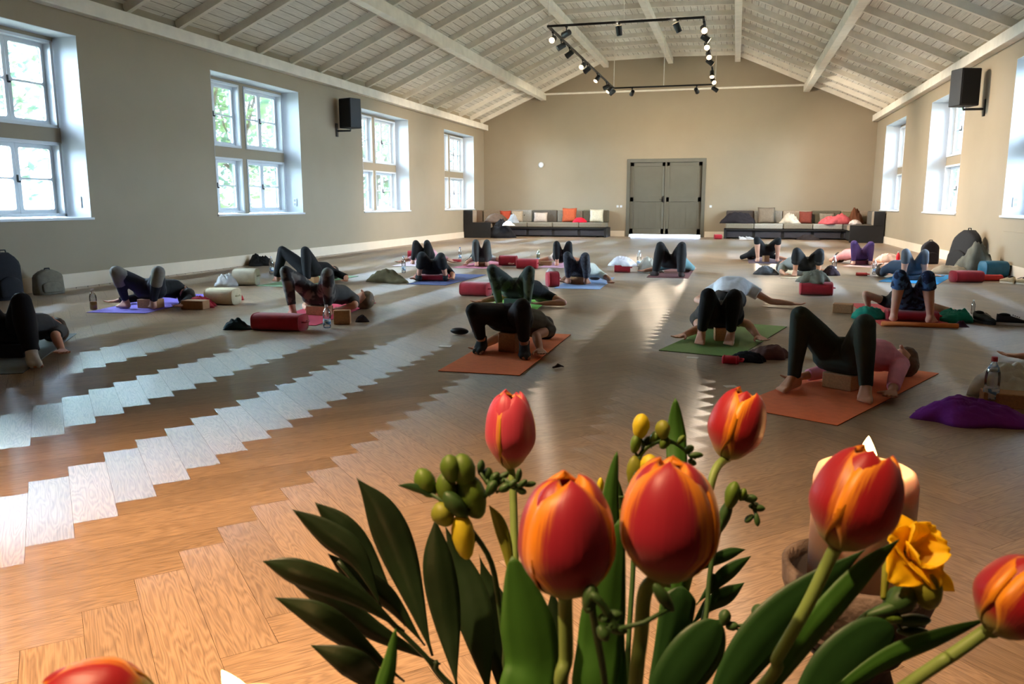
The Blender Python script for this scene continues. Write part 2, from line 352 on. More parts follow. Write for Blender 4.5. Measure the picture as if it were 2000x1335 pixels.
# the double door
m_door = M('grey_green_door_paint', (92, 90, 80), .55, .05, 3)
d = tag(MB().box((DX0 - .12, YB - .03, 0), (DX0, YB + .12, DZ + .12)).box((DX1, YB - .03, 0), (DX1 + .12, YB + .12, DZ + .12)).box((DX0, YB - .03, DZ), (DX1, YB + .12, DZ + .12)).build('door_1', m_door, bevel=.006), kind='structure')
xm = (DX0 + DX1) / 2
for a, c in ((DX0, xm - .001), (xm + .001, DX1)):
    zl, zt = .085, DZ
    lf = MB().box((a, YB + .05, zl), (c, YB + .09, zt)).build('door_leaf', m_door, d)
    b = MB(); s = .13; Y0, Y1 = YB + .028, YB + .05
    for p in ((a, zl, a + s, zt), (c - s, zl, c, zt), (a, zl, c, zl + .2), (a, zt - s, c, zt), (a, 1.22, c, 1.38)): b.box((p[0], Y0, p[1]), (p[2], Y1, p[3]))
    b.build('door_rails', m_door, lf, bevel=.005)
    b = MB()
    for k in range(1, 5):
        x = a + s + (c - a - 2 * s) * k / 5; b.box((x - .004, YB + .044, zl + .2), (x + .004, YB + .051, 1.22))
    b.build('panel_bead', m_door, lf)
MB().box((xm - .03, YB + .015, .085), (xm + .03, YB + .03, DZ)).build('astragal', m_door, d, bevel=.004)
MB().box((xm - .09, YB + .0, 1.2), (xm - .03, YB + .03, 1.42)).tube([(xm - .06, YB - .03, 1.3), (xm - .19, YB - .03, 1.3)], .01).tube([(xm - .06, YB + .02, 1.3), (xm - .06, YB - .03, 1.3)], .01).build('door_handle', m_dark, d, bevel=.003)
sw = lambda x, z, r: tag(MB().box((x - .04, YB - .012, z - .04), (x + .04, YB, z + .04)).build('light_switch', m_frame, bevel=.004), r, 'light switch')
sw(-4.04, 1.06, 'small white light switch left of the grey double door'); sw(-3.92, 1.06, 'small white light switch nearest the left side of the door frame'); sw(-.83, 1.06, 'single white light switch right of the grey double door')
b = MB().lathe([(.0, 0), (.09, 0), (.1, .02), (.09, .045), (.06, .05), (0, .05)], n=20)
o = b.build('wall_speaker', m_frame, smooth=True); o.rotation_euler = (PI / 2, 0, 0); o.location = (-6.84, YB, 2.53); tag(o, 'round white disc mounted high on the back wall above the left sofa', 'wall fitting')
# ------------------------------------------------------------------ garden outside
m_grass = M('lawn', (150, 152, 140), .95, .15, 3, .2)
tag(MB().box((-70, -60, -1.0), (XL - .63, 90, -.35)).build('lawn_left', m_grass), 'green lawn outside the windows of the left wall', 'lawn')
tag(MB().box((XR + .63, -60, -1.0), (70, 90, -.35)).build('lawn_right', m_grass), 'green lawn outside the windows of the right wall', 'lawn')
tag(MB().box((XL + .1, YB + .52, -1.0), (XR - .1, YB + 20, -.01)).build('paving', M('pale_paving', (140, 138, 132), .9, .1, 4)), 'pale paving seen through the gap under the grey double door', 'paving')
m_leaf = M('tree_leaf', (150, 176, 120), .6, .3, 1.5, trans=.35); m_leaf2 = M('tree_leaf_dark', (104, 136, 106), .6, .3, 1.5, trans=.3)
m_bark = M('tree_bark', (96, 82, 66), .95, .2, 6, .4)
def tree(seed, h, r, mt, label, loc):
    rd = random.Random(seed); b = MB(); cl = []
    for i in range(11):
        a = rd.random() * 2 * PI; q = r * rd.uniform(.1, .75); cl.append((Vector((q * math.cos(a), q * math.sin(a), h * rd.uniform(.30, .88))), r * rd.uniform(.35, .6)))
    for c, cr in cl:
        for i in range(150):
            d = Vector((rd.gauss(0, 1), rd.gauss(0, 1), rd.gauss(0, 1))).normalized(); p = c + d * cr * rd.uniform(.55, 1.05)
            u = Vector((rd.gauss(0, 1), rd.gauss(0, 1), rd.gauss(0, .6))).normalized(); v = u.orthogonal().normalized(); s = rd.uniform(.10, .2)
            b.add([p - u * s, p - v * s * .55, p + u * s, p + v * s * .55], [(0, 1, 2, 3)])
    root = thing('tree', label, 'tree', loc, 0, 'trees in the garden')
    b.build('crown', mt, root)
    tb = MB().tube([(0, 0, 0), (.05, 0, h * .3), (-.05, .1, h * .6), (0, 0, h * .85)], [.22, .17, .11, .03], 8)
    for c, cr in cl[:7]: tb.tube([(0, 0, h * .3), tuple(c * .6 + Vector((0, 0, h * .12))), tuple(c)], [.09, .05, .02], 6)
    tb.build('trunk', m_bark, root); return root
k = 0
TP = [(-17, 10, 8, 3.2, 0), (-24, 19, 9, 3.6, 1), (-18.5, 25.5, 7.5, 3, 0), (-20, 30, 9, 3.8, 1), (-17.5, 38, 8, 3.2, 0), (-24, 42, 10, 4.2, 0), (-18, 46, 9, 3.6, 1), (-31, 27, 10, 4.4, 0), (-17, 57, 10, 4, 0),
      (13, 33, 8, 3.4, 1), (11.5, 42, 8, 3.2, 0), (15, 52, 10, 4, 0), (12, 25, 7.5, 3, 0), (18, 40, 10, 4.2, 1)]
NM = ['in light green leaf', 'in dark green leaf']
for i, (x, y, h, r, kd) in enumerate(TP):
    tree(20 + i, h, r, (m_leaf, m_leaf2)[kd], 'tree %s outside the %s windows, %s' % (NM[kd], 'left' if x < 0 else 'right',
         ['nearest the front', 'second from the front and set back', 'standing close to the wall', 'tall behind the third window', 'close to the far windows', 'tall and far back', 'beyond the far corner', 'farthest across the lawn', 'last one past the hall',
          'beyond the far corner', 'past the end of the hall', 'tall and most distant', 'closest to the wall', 'broad and set back'][i]), (x, y, -.35))

# ------------------------------------------------------------------ track lights
m_track = M('black_track_metal', (22, 22, 22), .45, .1, 10)
m_lens = M('lit_lamp_lens', (255, 226, 180), .4, 0, 1, emit=3)
HEADN = [0]
def track(name, label, x0, x1, y0, y1, z, heads, hang=True):
    r = thing(name, label, 'track light', ((x0 + x1) / 2, (y0 + y1) / 2, z)); ox, oy = (x0 + x1) / 2, (y0 + y1) / 2
    a, c, e, f = x0 - ox, x1 - ox, y0 - oy, y1 - oy; t = .02
    for p, q in (((a - t, e - t, -t), (c + t, e + t, t)), ((a - t, f - t, -t), (c + t, f + t, t)), ((a - t, e + t, -t), (a + t, f - t, t)), ((c - t, e + t, -t), (c + t, f - t, t))):
        MB().box(p, q).build('rail', m_track, r, bevel=.003)
    for px, py in ((a, e), (c, e), (a, f), (c, f), (0, f), (0, e)):
        MB().tube([(px, py, .02), (px, py, zb(px + ox - XC) - z)], .006 if py < 0 else .011, 6).build('hanger', m_beam, r)
    for (hx, hy, aim, lit, pw) in heads:
        HEADN[0] += 1
        s = Vector((hx, hy, z - .02)); d = (Vector(aim) - s).normalized()
        h = MB().tube([(hx - ox, hy - oy, -.02), (hx - ox, hy - oy, -.09)], .012, 8).box((hx - ox - .02, hy - oy - .035, -.04), (hx - ox + .02, hy - oy + .035, -.018)).build('lamp_arm', m_track, r)
        c0 = Vector((hx - ox, hy - oy, -.15)); bd = MB().tube([c0 - d * .09, c0 - d * .085, c0 + d * .07, c0 + d * .085], [.03, .052, .058, .062], 18)
        bd.build('lamp_body', m_track, h)
        MB().tube([c0 + d * .0845, c0 + d * .088], [.056, .056], 18).build('lamp_lens', m_lens if lit else M('dark_lamp_lens', (40, 40, 42), .2), h)
        if lit and pw:
            ld = bpy.data.lights.new('spot', 'SPOT'); ld.energy = pw * SPOT_S; ld.color = (1, .62, .34) if y1 < 10 else (1, .82, .62); ld.spot_size = math.radians(lit); ld.spot_blend = 1; ld.specular_factor = .05; ld.shadow_soft_size = .05
            lo = bpy.data.objects.new('lamp_light', ld); COL.objects.link(lo); lo.parent = r
            lo.location = c0 + d * .12; lo.rotation_euler = (-d).to_track_quat('Z', 'Y').to_euler()
    return r
zt = 4.43; xa, xb_, ya, yb = -3.53, -.70, 15.52, 24.08
yL = lambda p: ya + (yb - ya) * p
track('track_light', 'black rectangular track light with many small spotlights hung from the white ceiling', xa, xb_, ya, yb, zt, [
    (xa, yL(.05), (-4.2, 6, 0), 60, 60), (xa + .35, ya, (-9, 20, 3), 0, 0), (xa, yL(.14), (-9, 14, 1), 0, 0), (xa, yL(.24), (-9, 19, 1), 0, 0), (xa, yL(.42), (-5.5, 12, 0), 60, 60), (xa, yL(.49), (-9, 22, 1.1), 75, 600),
    (xa, yL(.66), (-6.0, 18, 0), 60, 90), (xa, yL(.84), (-9, 24, 2), 0, 0), (xa, yL(.91), (-7.5, 20.5, 0), 70, 170), (xa, yL(.97), (-9, 27.2, 1.3), 85, 600),
    (-2.2, ya, (-2.4, 15.4, 6.0), 90, 55), (-1.15, ya, (-1.9, 15.2, 6.0), 90, 30),
    (xb_, yL(.03), (1.2, 8, 0), 60, 50), (xb_, yL(.13), (4.3, 17, 1), 80, 900), (xb_, yL(.22), (0, 11, 0), 60, 60), (xb_, yL(.35), (.6, 13, 0), 60, 60), (xb_, yL(.45), (4.3, 21, 1.0), 80, 1000),
    (xb_, yL(.66), (-.5, 18.2, 0), 55, 420), (xb_, yL(.80), (1.8, 15.5, 0), 55, 260), (xb_, yL(.98), (4.2, 27, 1.6), 90, 700),
    (-3.0, yb, (-5, 29, 2.2), 110, 300), (-1.2, yb, (0, 29, 2.2), 110, 350)])
track('track_light', 'black rectangular track light above the near end of the hall with spotlights on the flowers', xa, xb_, -.6, 7.9, zt, [
    (-2.0, -.6, (-1.3, 1.3, 0), 66, 950), (xb_, .4, (-.2, 1.3, 0), 60, 95), (xb_, 1.2, (.9, 2.2, 0), 60, 150), (xa, .6, (-2.3, 1.6, 0), 60, 480), (xb_, 5, (1, 6, 0), 0, 0), (xa, 5, (-4, 8, 0), 0, 0)])
bpy.data.objects['track_light.001'].location.z += 0

# wall loudspeakers
def speaker(x, y, z, sx, label):
    r = thing('loudspeaker', label, 'loudspeaker', (x, y, z))
    c, s = math.cos(.35 * sx), math.sin(.35 * sx)
    u = Vector((c, s, 0)) ; v = Vector((-s, c, 0)); o = Vector((-sx * .36, -.12, 0)) if False else Vector((-sx * .36, 0, 0))
    MB().obox(o + Vector((0, 0, .33)), u, v, (0, 0, 1), .19, .17, .33).build('cabinet', M('speaker_black', (24, 24, 25), .6, .1, 20, .1), r, bevel=.02)
    MB().obox(o + Vector((0, 0, .33)) - v * .17, u, v, (0, 0, 1), .165, .006, .30).build('grille', M('speaker_grille', (14, 14, 15), .8, .2, 90, .2), r, bevel=.004)
    MB().obox((-sx * .015, 0, -.03), (1, 0, 0), (0, 1, 0), (0, 0, 1), .012, .045, .15).build('wall_bracket', m_track, r, bevel=.004)
    MB().tube([(-sx * .02, 0, -.05), (-sx * .36, 0, -.05), tuple(o + Vector((0, 0, .02)))], .022, 8).build('arm', m_track, r)
speaker(XL, 17.55, 2.87, -1, 'black loudspeaker on a wall bracket between the windows of the left wall')
speaker(XR, 17.0, 2.92, 1, 'black loudspeaker on a wall bracket between the windows of the right wall')

# ------------------------------------------------------------------ corner sofas
m_base = M('black_sofa_base', (30, 28, 27), .7, .1, 8)
def cush(name, c, a, b_, d, mt, par, bev=.04, u=(1, 0, 0), v=(0, 1, 0), w=(0, 0, 1)):
    return MB().obox(c, u, v, w, a, b_, d).build(name, mt, par, bevel=bev, seg=4)
def fab(n, c): return M('sofa_' + n, c, .95, .12, 30, .15)
def sofa(label, x0, x1, cols, wing, wcols, wy0, endx):
    r = thing('corner_sofa', label, 'sofa', ((x0 + x1) / 2, YB - .45, 0)); o = Vector(r.location)
    def P(x, y, z): return Vector((x, y, z)) - o
    yf, yw = YB - 1.0, YB - .03
    # base and drawers
    MB().box(P(x0, yf + .12, .03), P(x1, yw, .30)).build('base', m_base, r)
    n = len(cols); wd = (x1 - x0) / n
    for i in range(n):
        a, c = x0 + i * wd, x0 + (i + 1) * wd
        MB().box(P(a + .05, yf + .09, .05), P(c - .05, yf + .13, .25)).build('drawer', M('drawer_grey', (52, 50, 56), .6), r, bevel=.005)
        MB().box(P(a, yf + .02, .28), P(c, yw, .33)).build('seat_board', m_base, r)
        cush('seat_cushion', P((a + c) / 2, yf + .36, .42), wd / 2 - .006, .38, .085, fab(*cols[i][1]), r)
        cush('back_cushion', P((a + c) / 2, yw - .12, .71), wd / 2 - .008, .11, .215, fab(*cols[i][0]), r)
        if cols[i][2]:
            for q in (-.18, .18): MB().ell(P((a + c) / 2 + q, yw - .235, .74), (.022, .012, .022)).build('tuft_button', fab('button', (80, 74, 68)), r, smooth=True)
    # wing along the side wall
    s = wing; xi = x0 if s < 0 else x1; xo = xi + s * .0; m_ = len(wcols); L = (yf - wy0) / m_
    ox = xi - s * .92; lo, hi = min(xi, ox), max(xi, ox)
    MB().box(P(lo + (.1 if s > 0 else 0), wy0, .03), P(hi - (.1 if s < 0 else 0), yf + .12, .30)).build('base', m_base, r)
    for i, cc in enumerate(wcols):
        a, c = wy0 + i * L, wy0 + (i + 1) * L
        cush('seat_cushion', P((lo + hi) / 2 - s * .06, (a + c) / 2, .42), .40, L / 2 - .006, .085, fab(*cc), r)
        cush('back_cushion', P(xi - s * .12, (a + c) / 2, .71), .11, L / 2 - .006, .215, fab(*cc), r)
    MB().box(P(xi - s * .95, wy0 - .06, 0), P(xi, wy0, .52)).box(P(xi - s * .3, wy0 - .06, .5), P(xi, wy0, .93)).build('end_panel', m_base, r, bevel=.005)
    e0 = x1 if s < 0 else x0
    MB().box(P(e0 - .04, yf + .02, 0), P(e0 + .04, yw, .33)).build('end_panel', m_base, r, bevel=.005)
    for fx in (x0 + .3, (x0 + x1) / 2, x1 - .3): MB().box(P(fx - .04, yf + .2, 0), P(fx + .04, yw - .1, .035)).build('foot', m_base, r)
    return r
taupe, lg, dg, gr, ol = ('taupe', (150, 134, 116)), ('light_grey', (150, 146, 138)), ('dark_grey', (92, 86, 78)), ('grey', (134, 128, 118)), ('olive', (96, 90, 74))
brn, dbr = ('brown', (98, 76, 58)), ('dark_brown', (72, 62, 56))
seat = ('seat_olive_grey', (122, 114, 100))
sofa('long grey and taupe corner sofa left of the grey double door', XL + .03, -4.32, [(brn, seat, 0), (taupe, seat, 0), (lg, seat, 1), (dg, seat, 0), (gr, seat, 1), (ol, seat, 0)][1:] if False else [(taupe, seat, 0), (lg, seat, 1), (dg, seat, 0), (gr, seat, 1), (ol, seat, 0)], -1, [taupe, brn], 26.7, 0)
sofa('long brown and taupe corner sofa right of the grey double door', -.30, XR - .03, [(dbr, seat, 0), (gr, lg, 0), (taupe, seat, 0), (ol, lg, 0), (taupe, seat, 0)], 1, [taupe, dg], 26.3, 0)

def pillow(x, y, z, s, col, label, rz=0, tilt=.25, h=None, name='cushion'):
    b = MB(); n = 10; V = []; h = h or s; k = n + 1
    for sg in (1, -1):
        for i in range(k):
            for j in range(k):
                u, v = i / n * 2 - 1, j / n * 2 - 1; t = .07 * ((1 - u ** 4) * (1 - v ** 4)) ** .5
                V.append((u * s / 2 * (1 - .07 * (1 - abs(v)) ), sg * t, v * h / 2 * (1 - .07 * (1 - abs(u)))))
    F = [(i * k + j, i * k + j + 1, (i + 1) * k + j + 1, (i + 1) * k + j) for i in range(n) for j in range(n)]
    F += [tuple(q + k * k for q in f[::-1]) for f in F]
    o = b.add(V, F).build(name, M('cushion_%d_%d_%d' % col, col, .95, .12, 25, .2), smooth=True)
    o.location = (x, y, z + h / 2 - .01); o.rotation_euler = (-tilt, 0, rz)
    return tag(o, label, 'cushion')
yc = YB - .42
pillow(-8.05, yc, .50, .42, (172, 70, 46), 'red throw cushion in the corner of the left sofa', .5)
pillow(-7.62, yc, .50, .42, (168, 150, 128), 'beige throw cushion beside the red one in the corner of the left sofa', .2)
pillow(-6.75, yc, .50, .50, (190, 172, 158), 'pinkish white throw cushion on the left sofa', 0, h=.36)
pillow(-5.95 + .25, yc, .50, .52, (178, 84, 50), 'rust orange throw cushion in the middle of the left sofa', 0)
pillow(-4.72, yc, .50, .48, (214, 204, 178), 'cream throw cushion at the right end of the left sofa', .1)
pillow(1.0, yc, .50, .55, (120, 106, 90), 'taupe throw cushion on the right sofa, second place from the door', .05)
pillow(2.25, yc, .50, .42, (122, 58, 46), 'maroon throw cushion behind the fluffy white bag on the right sofa', -.1)
pillow(3.02 - .1, yc, .50, .48, (134, 124, 108), 'grey throw cushion against the dark olive backrest of the right sofa', 0, h=.36)
pillow(3.55, yc + .05, .50, .42, (112, 100, 74), 'olive throw cushion in the corner of the right sofa', -.2)

# ------------------------------------------------------------------ soft and small things
def crumple(name, label, cat, c, w_, d, h, col, rz=0, seed=1, kids_=None, mat=None, group=None, lumps=6, par=None, n=46, sharp=1.0):
    rd = random.Random(seed); V = []
    L = [(rd.uniform(-.45, .45), rd.uniform(-.45, .45), rd.uniform(.32, .6), rd.uniform(.62, 1)) for _ in range(lumps)]
    Fd = [(rd.uniform(0, PI), rd.uniform(7, 16), rd.uniform(0, 6), rd.uniform(.03, .085)) for _ in range(6)]
    pe = [(rd.uniform(0, 6), rd.uniform(.04, .13)) for _ in range(5)]
    m = n
    rings = 16
    V.append((0, 0, 0)); top = []
    def hh(x, y, e):
        z = (sum((a * math.exp(-((x - lx) ** 2 + (y - ly) ** 2) / (2 * lr * lr))) ** 5 for lx, ly, lr, a in L)) ** .2 * .85
        z += sum(am * abs(math.sin((x * math.cos(t) + y * math.sin(t)) * fq + ph)) for t, fq, ph, am in Fd) - .12
        return max(.16, z) * (1 - e ** 7) ** .5
    P = []
    for i in range(rings + 1):
        e = i / rings
        for j in range(m):
            a = 2 * PI * j / m; R_ = 1 + sum(am * math.sin((q + 2) * a + ph) for q, (ph, am) in enumerate(pe))
            x, y = e * R_ * math.cos(a), e * R_ * math.sin(a); P.append((x * w_ / 2, y * d / 2, h * hh(x, y, e) if e < 1 else .0))
    F = [(i * m + j, i * m + (j + 1) % m, (i + 1) * m + (j + 1) % m, (i + 1) * m + j) for i in range(rings) for j in range(m)]
    F.append(tuple(rings * m + j for j in range(m))[::-1])
    b = MB(); b.add(P, F); o = b.build(name, mat or M('cloth_%d_%d_%d' % col, col, .95, .15, 9, .9, bscale=11), par, smooth=True)
    o.location = c; o.rotation_euler = (0, 0, rz)
    if par is None: tag(o, label, cat, group)
    return o
m_red = M('bolster_red', (160, 26, 40), .9, .12, 14, .12, sheen=.2)
def bolster(label, c, L, w_, h, rz=0, col=None, group=None, name='bolster', cat='bolster', round_=False):
    mt = col or m_red
    r = thing(name, label, cat, c, rz, group); n = 28; V = []; prof = []
    xs = [-L / 2, -L / 2 + .01, -L / 2 + .03, -L / 4, 0, L / 4, L / 2 - .03, L / 2 - .01, L / 2]; sc = [.86, .95, 1, 1.02, 1.03, 1.02, 1, .95, .86]
    for x, s in zip(xs, sc):
        for j in range(n):
            a = 2 * PI * j / n; ca, sa = math.cos(a), math.sin(a); e = .62
            V.append((x, math.copysign(abs(ca) ** e, ca) * w_ / 2 * s, h / 2 + math.copysign(abs(sa) ** e, sa) * h / 2 * (s if sa > 0 else 1)))
    F = [(i * n + j, i * n + (j + 1) % n, (i + 1) * n + (j + 1) % n, (i + 1) * n + j) for i in range(8) for j in range(n)] + [tuple(range(n))[::-1], tuple(8 * n + j for j in range(n))]
    MB().add(V, F).build('cover', mt, r, smooth=True)
    for s in (-1, 1):
        pts = [(s * (L / 2 - .012), math.copysign(abs(math.cos(2 * PI * j / n)) ** .62, math.cos(2 * PI * j / n)) * w_ / 2 * .955, h / 2 + math.copysign(abs(math.sin(2 * PI * j / n)) ** .62, math.sin(2 * PI * j / n)) * h / 2 * .955) for j in range(n + 1)]
        MB().tube(pts, .006, 6).build('piping', mt, r, smooth=True)
    MB().tube([(L / 2, -.05, h * .55), (L / 2 + .03, -.04, h * .55), (L / 2 + .03, .04, h * .55), (L / 2, .05, h * .55)], .008, 6).build('carry_handle', mt, r, smooth=True)
    return r
m_cork = M('cork', (178, 132, 92), .9, .14, 70, .12); m_corkd = M('foam_brown', (150, 112, 78), .9, .1, 40, .1)
def block(label, c, a=.30, b_=.20, h=.10, rz=0, col=None, group=None, name='yoga_block'):
    o = MB().box((-a / 2, -b_ / 2, 0), (a / 2, b_ / 2, h)).build(name, col or m_cork, bevel=.008, seg=3)
    o.location = c; o.rotation_euler = (0, 0, rz); return tag(o, label, 'yoga block', group)
m_pet = glass('clear_bottle_plastic', (.93, .96, .97), .08, .72); m_water = glass('water', (.86, .93, .95), .02, .8)
m_label = M('bottle_label_blue', (90, 140, 190), .5, .1, 30, rgb2=(225, 232, 238)); 
def bottle(label, c, h=.27, r=.036, cap=(170, 40, 50), juice=None, solid=None, lab=True, big=False):
    t = thing('bottle', label, 'bottle', c)
    k = h / .27
    pr = [(.6 * r, 0), (.95 * r, .006), (r, .02), (r, .10 * k), (.93 * r, .11 * k), (r, .12 * k), (r, .165 * k), (.92 * r, .19 * k), (.6 * r, .225 * k), (.36 * r, .24 * k), (.36 * r, .258 * k)]
    MB().lathe(pr, n=20).build('bottle_body', solid or m_pet, t, smooth=True)
    if juice: MB().lathe([(.55 * r, .004), (.92 * r, .02), (.92 * r, .11 * k), (.1 * r, .112 * k)], n=18).build('juice', juice, t, smooth=True)
    MB().lathe([(.42 * r, .25 * k), (.42 * r, .272 * k), (.36 * r, .275 * k)], n=14).build('bottle_cap', M('cap_%d' % cap[0], cap, .5), t)
    if lab:
        MB().lathe([(r * 1.015, .045 * k), (r * 1.015, .10 * k)], n=20).build('bottle_label', m_label, t, smooth=True)
    if big: MB().lathe([(r * .80, .195 * k), (r * .70, .22 * k)], n=20).build('neck_label', m_label, t, smooth=True)
    return t
def mat_(label, fl, ang, col, Lm=1.83, wm=.62, col2=None, group=None, curl=False):
    # fl: its front-left corner on the floor, ang: heading of the long side
    hd = Vector((math.sin(ang), math.cos(ang), 0)); sd = Vector((hd.y, -hd.x, 0)); c = Vector((fl[0], fl[1], 0)) + hd * Lm / 2 + sd * wm / 2
    r = thing('yoga_mat', label, 'yoga mat', c, -ang, group)
    m1 = M('mat_%d_%d_%d' % col, col, .85, .06, 20, .12, bscale=240)
    MB().box((-wm / 2, -Lm / 2, .003), (wm / 2, Lm / 2, .006)).build('mat_top', m1, r)
    MB().box((-wm / 2 + .001, -Lm / 2 + .001, 0), (wm / 2 - .001, Lm / 2 - .001, .003)).build('mat_underside', M('mat_u_%d_%d_%d' % (col2 or (40, 36, 36)), col2 or (40, 36, 36), .9), r)
    return r

# ------------------------------------------------------------------ people
def caps_mesh(caps):
    bm = bmesh.new()
    def fr(p, q, r1, r2):
        d = q - p; L = d.length
        if L < 1e-5: return
        z = d / L; x = z.orthogonal().normalized(); y = z.cross(x); n = 16; A = []; B = []
        for j in range(n):
            a = 2 * PI * j / n; e = x * math.cos(a) + y * math.sin(a); A.append(bm.verts.new(p + e * r1)); B.append(bm.verts.new(q + e * r2))
        for j in range(n): bm.faces.new((A[j], A[(j + 1) % n], B[(j + 1) % n], B[j]))
        bm.faces.new(A[::-1]); bm.faces.new(B)
    for c in caps:
        p, q, r1, r2 = Vector(c[0]), Vector(c[1]), c[2], c[3]; fl = c[4] if len(c) > 4 else ''
        fr(p, q, r1, r2)
        if 'a' not in fl: bmesh.ops.create_icosphere(bm, subdivisions=2, radius=r1, matrix=Matrix.Translation(p))
        if 'b' not in fl: bmesh.ops.create_icosphere(bm, subdivisions=2, radius=r2, matrix=Matrix.Translation(q))
    me = bpy.data.meshes.new('caps'); bm.to_mesh(me); bm.free(); return me
def grow(name, caps, vox, mt, parent, sm=4):
    me = caps_mesh(caps); o = bpy.data.objects.new(name, me); COL.objects.link(o)
    r = o.modifiers.new('r', 'REMESH'); r.mode = 'VOXEL'; r.voxel_size = vox
    s = o.modifiers.new('s', 'SMOOTH'); s.factor = .5; s.iterations = sm
    dg = bpy.context.evaluated_depsgraph_get(); ev = o.evaluated_get(dg); nm = bpy.data.meshes.new_from_object(ev)
    o.modifiers.clear(); o.data = nm; bpy.data.meshes.remove(me); nm.name = name
    nm.materials.clear(); nm.materials.append(mt); nm.polygons.foreach_set('use_smooth', [True] * len(nm.polygons))
    if parent: o.parent = parent
    return o
def lerp(a, b, t): return a + (b - a) * t
def thick(rad): return lambda t: rad
SKIN = {1: (206, 150, 122), 2: (190, 134, 104), 3: (214, 164, 140), 4: (150, 100, 74)}
def leg_caps(A, K, Hp, s, g, ta=1.0, loose=0):
    # g: extra thickness, ta: how far down the shin the cloth reaches
    c = []
    r = lambda v: v * s + g
    back = Vector((0, 0, 0))
    m1 = lerp(Hp, K, .5)
    c += [(Hp, m1, r(.096), r(.080) + loose * .4), (m1, K, r(.080) + loose * .4, r(.056) + loose * .3)]
    c35 = lerp(K, A, .32); calf = c35 + Vector((0, 0, 0)); 
    bend = (m1 - K).normalized(); calf = calf + bend * .012 * s
    pts = [(0, K, .054), (.32, calf, .055), (.75, lerp(K, A, .75), .040), (1.0, A, .034)]
    for (t0, p0, r0), (t1, p1, r1) in zip(pts, pts[1:]):
        if ta <= t0: break
        if ta < t1: k = (ta - t0) / (t1 - t0); c.append((p0, lerp(p0, p1, k), r(r0) + loose * .3, r(r0 + (r1 - r0) * k) + loose, 'b')); break
        c.append((p0, p1, r(r0) + loose * (.3 if t0 == 0 else 1), r(r1) + loose, 'b' if (t1 >= ta and t1 >= 1) else ''))
    return c
def foot_caps(A, T, s, g=0, toes=True, low=.0, sock=False):
    f = Vector((T.x - A.x, T.y - A.y, 0)); f = f.normalized() if f.length > .01 else Vector((0, -1, 0)); sd = Vector((f.y, -f.x, 0)); z0 = .008 + low
    G = lambda a, b_, z: Vector((A.x, A.y, 0)) + f * a * s + sd * b_ * s + Vector((0, 0, z0 + z * s))
    c = [(A, G(-.035, 0, .036), .036 * s + g, .034 * s + g), (A, G(.09, -.014, .026), .036 * s + g, .024 * s + g), (A, G(.08, .02, .024), .034 * s + g, .022 * s + g),
         (G(-.035, 0, .036), G(.09, -.018, .024), .034 * s + g, .024 * s + g), (G(-.035, 0, .036), G(.08, .022, .022), .034 * s + g, .022 * s + g), (G(.09, -.02, .024), G(.08, .024, .022), .024 * s + g, .022 * s + g)]
    if sock: c += [(G(.09, -.018, .024), G(.15, -.016, .018), .024 * s + g, .018 * s + g), (G(.08, .022, .022), G(.13, .022, .016), .022 * s + g, .016 * s + g), (A, A + Vector((0, 0, .045)), .036 * s + g, .037 * s + g, 'b')]
    else:
        for q, (b_, ln, rr) in enumerate(((-.030, .160, .0145), (-.010, .157, .0105), (.006, .150, .010), (.021, .142, .0095), (.035, .132, .009))):
            c.append((G(.09 if q < 3 else .08, b_ * .9, .02), G(ln, b_ * 1.05, .010), rr * 1.25 * s + g, rr * s + g))
    return c
def hand_caps(Wp, E, s, up=1, spread=1.0, curl=.35, thumb=1):
    d = (Wp - E); d = Vector((d.x, d.y, min(0, d.z) * .2)); d = d.normalized(); z = Vector((0, 0, 1)) * up; sd = d.cross(z).normalized() * thumb; c = []; b0 = Wp + d * .01 * s
    for q in range(4):
        off = (-.030 + .020 * q); kn = Wp + d * (.088 - .004 * abs(q - 1.5)) * s + sd * off * s * spread
        c.append((b0 + sd * off * .5 * s, kn, .017 * s, .012 * s))
        L1, L2 = ((.034, .034), (.038, .038), (.035, .036), (.027, .028))[q]; d1 = (d + sd * off * 3.2 * spread + z * curl * .5 * (1 if up > 0 else -.2)).normalized(); d2 = (d1 + z * curl * (1 if up > 0 else -.9)).normalized()
        k2 = kn + d1 * L1 * s; k2.z = max(.012, k2.z); k3 = k2 + d2 * L2 * s; k3.z = max(.011, k3.z)
        c += [(kn, k2, .0095 * s, .0085 * s), (k2, k3, .0085 * s, .007 * s)]
    t1 = Wp + d * .035 * s - sd * .042 * s; t2 = t1 + (d * .7 - sd * .6 + z * .2).normalized() * .035 * s; t3 = t2 + (d * .95 - sd * .2 + z * .2).normalized() * .028 * s
    for p in (t1, t2, t3): p.z = max(.013, p.z)
    c += [(Wp + d * .012 * s - sd * .012 * s, t1, .018 * s, .014 * s), (t1, t2, .013 * s, .010 * s), (t2, t3, .010 * s, .008 * s)]
    return c
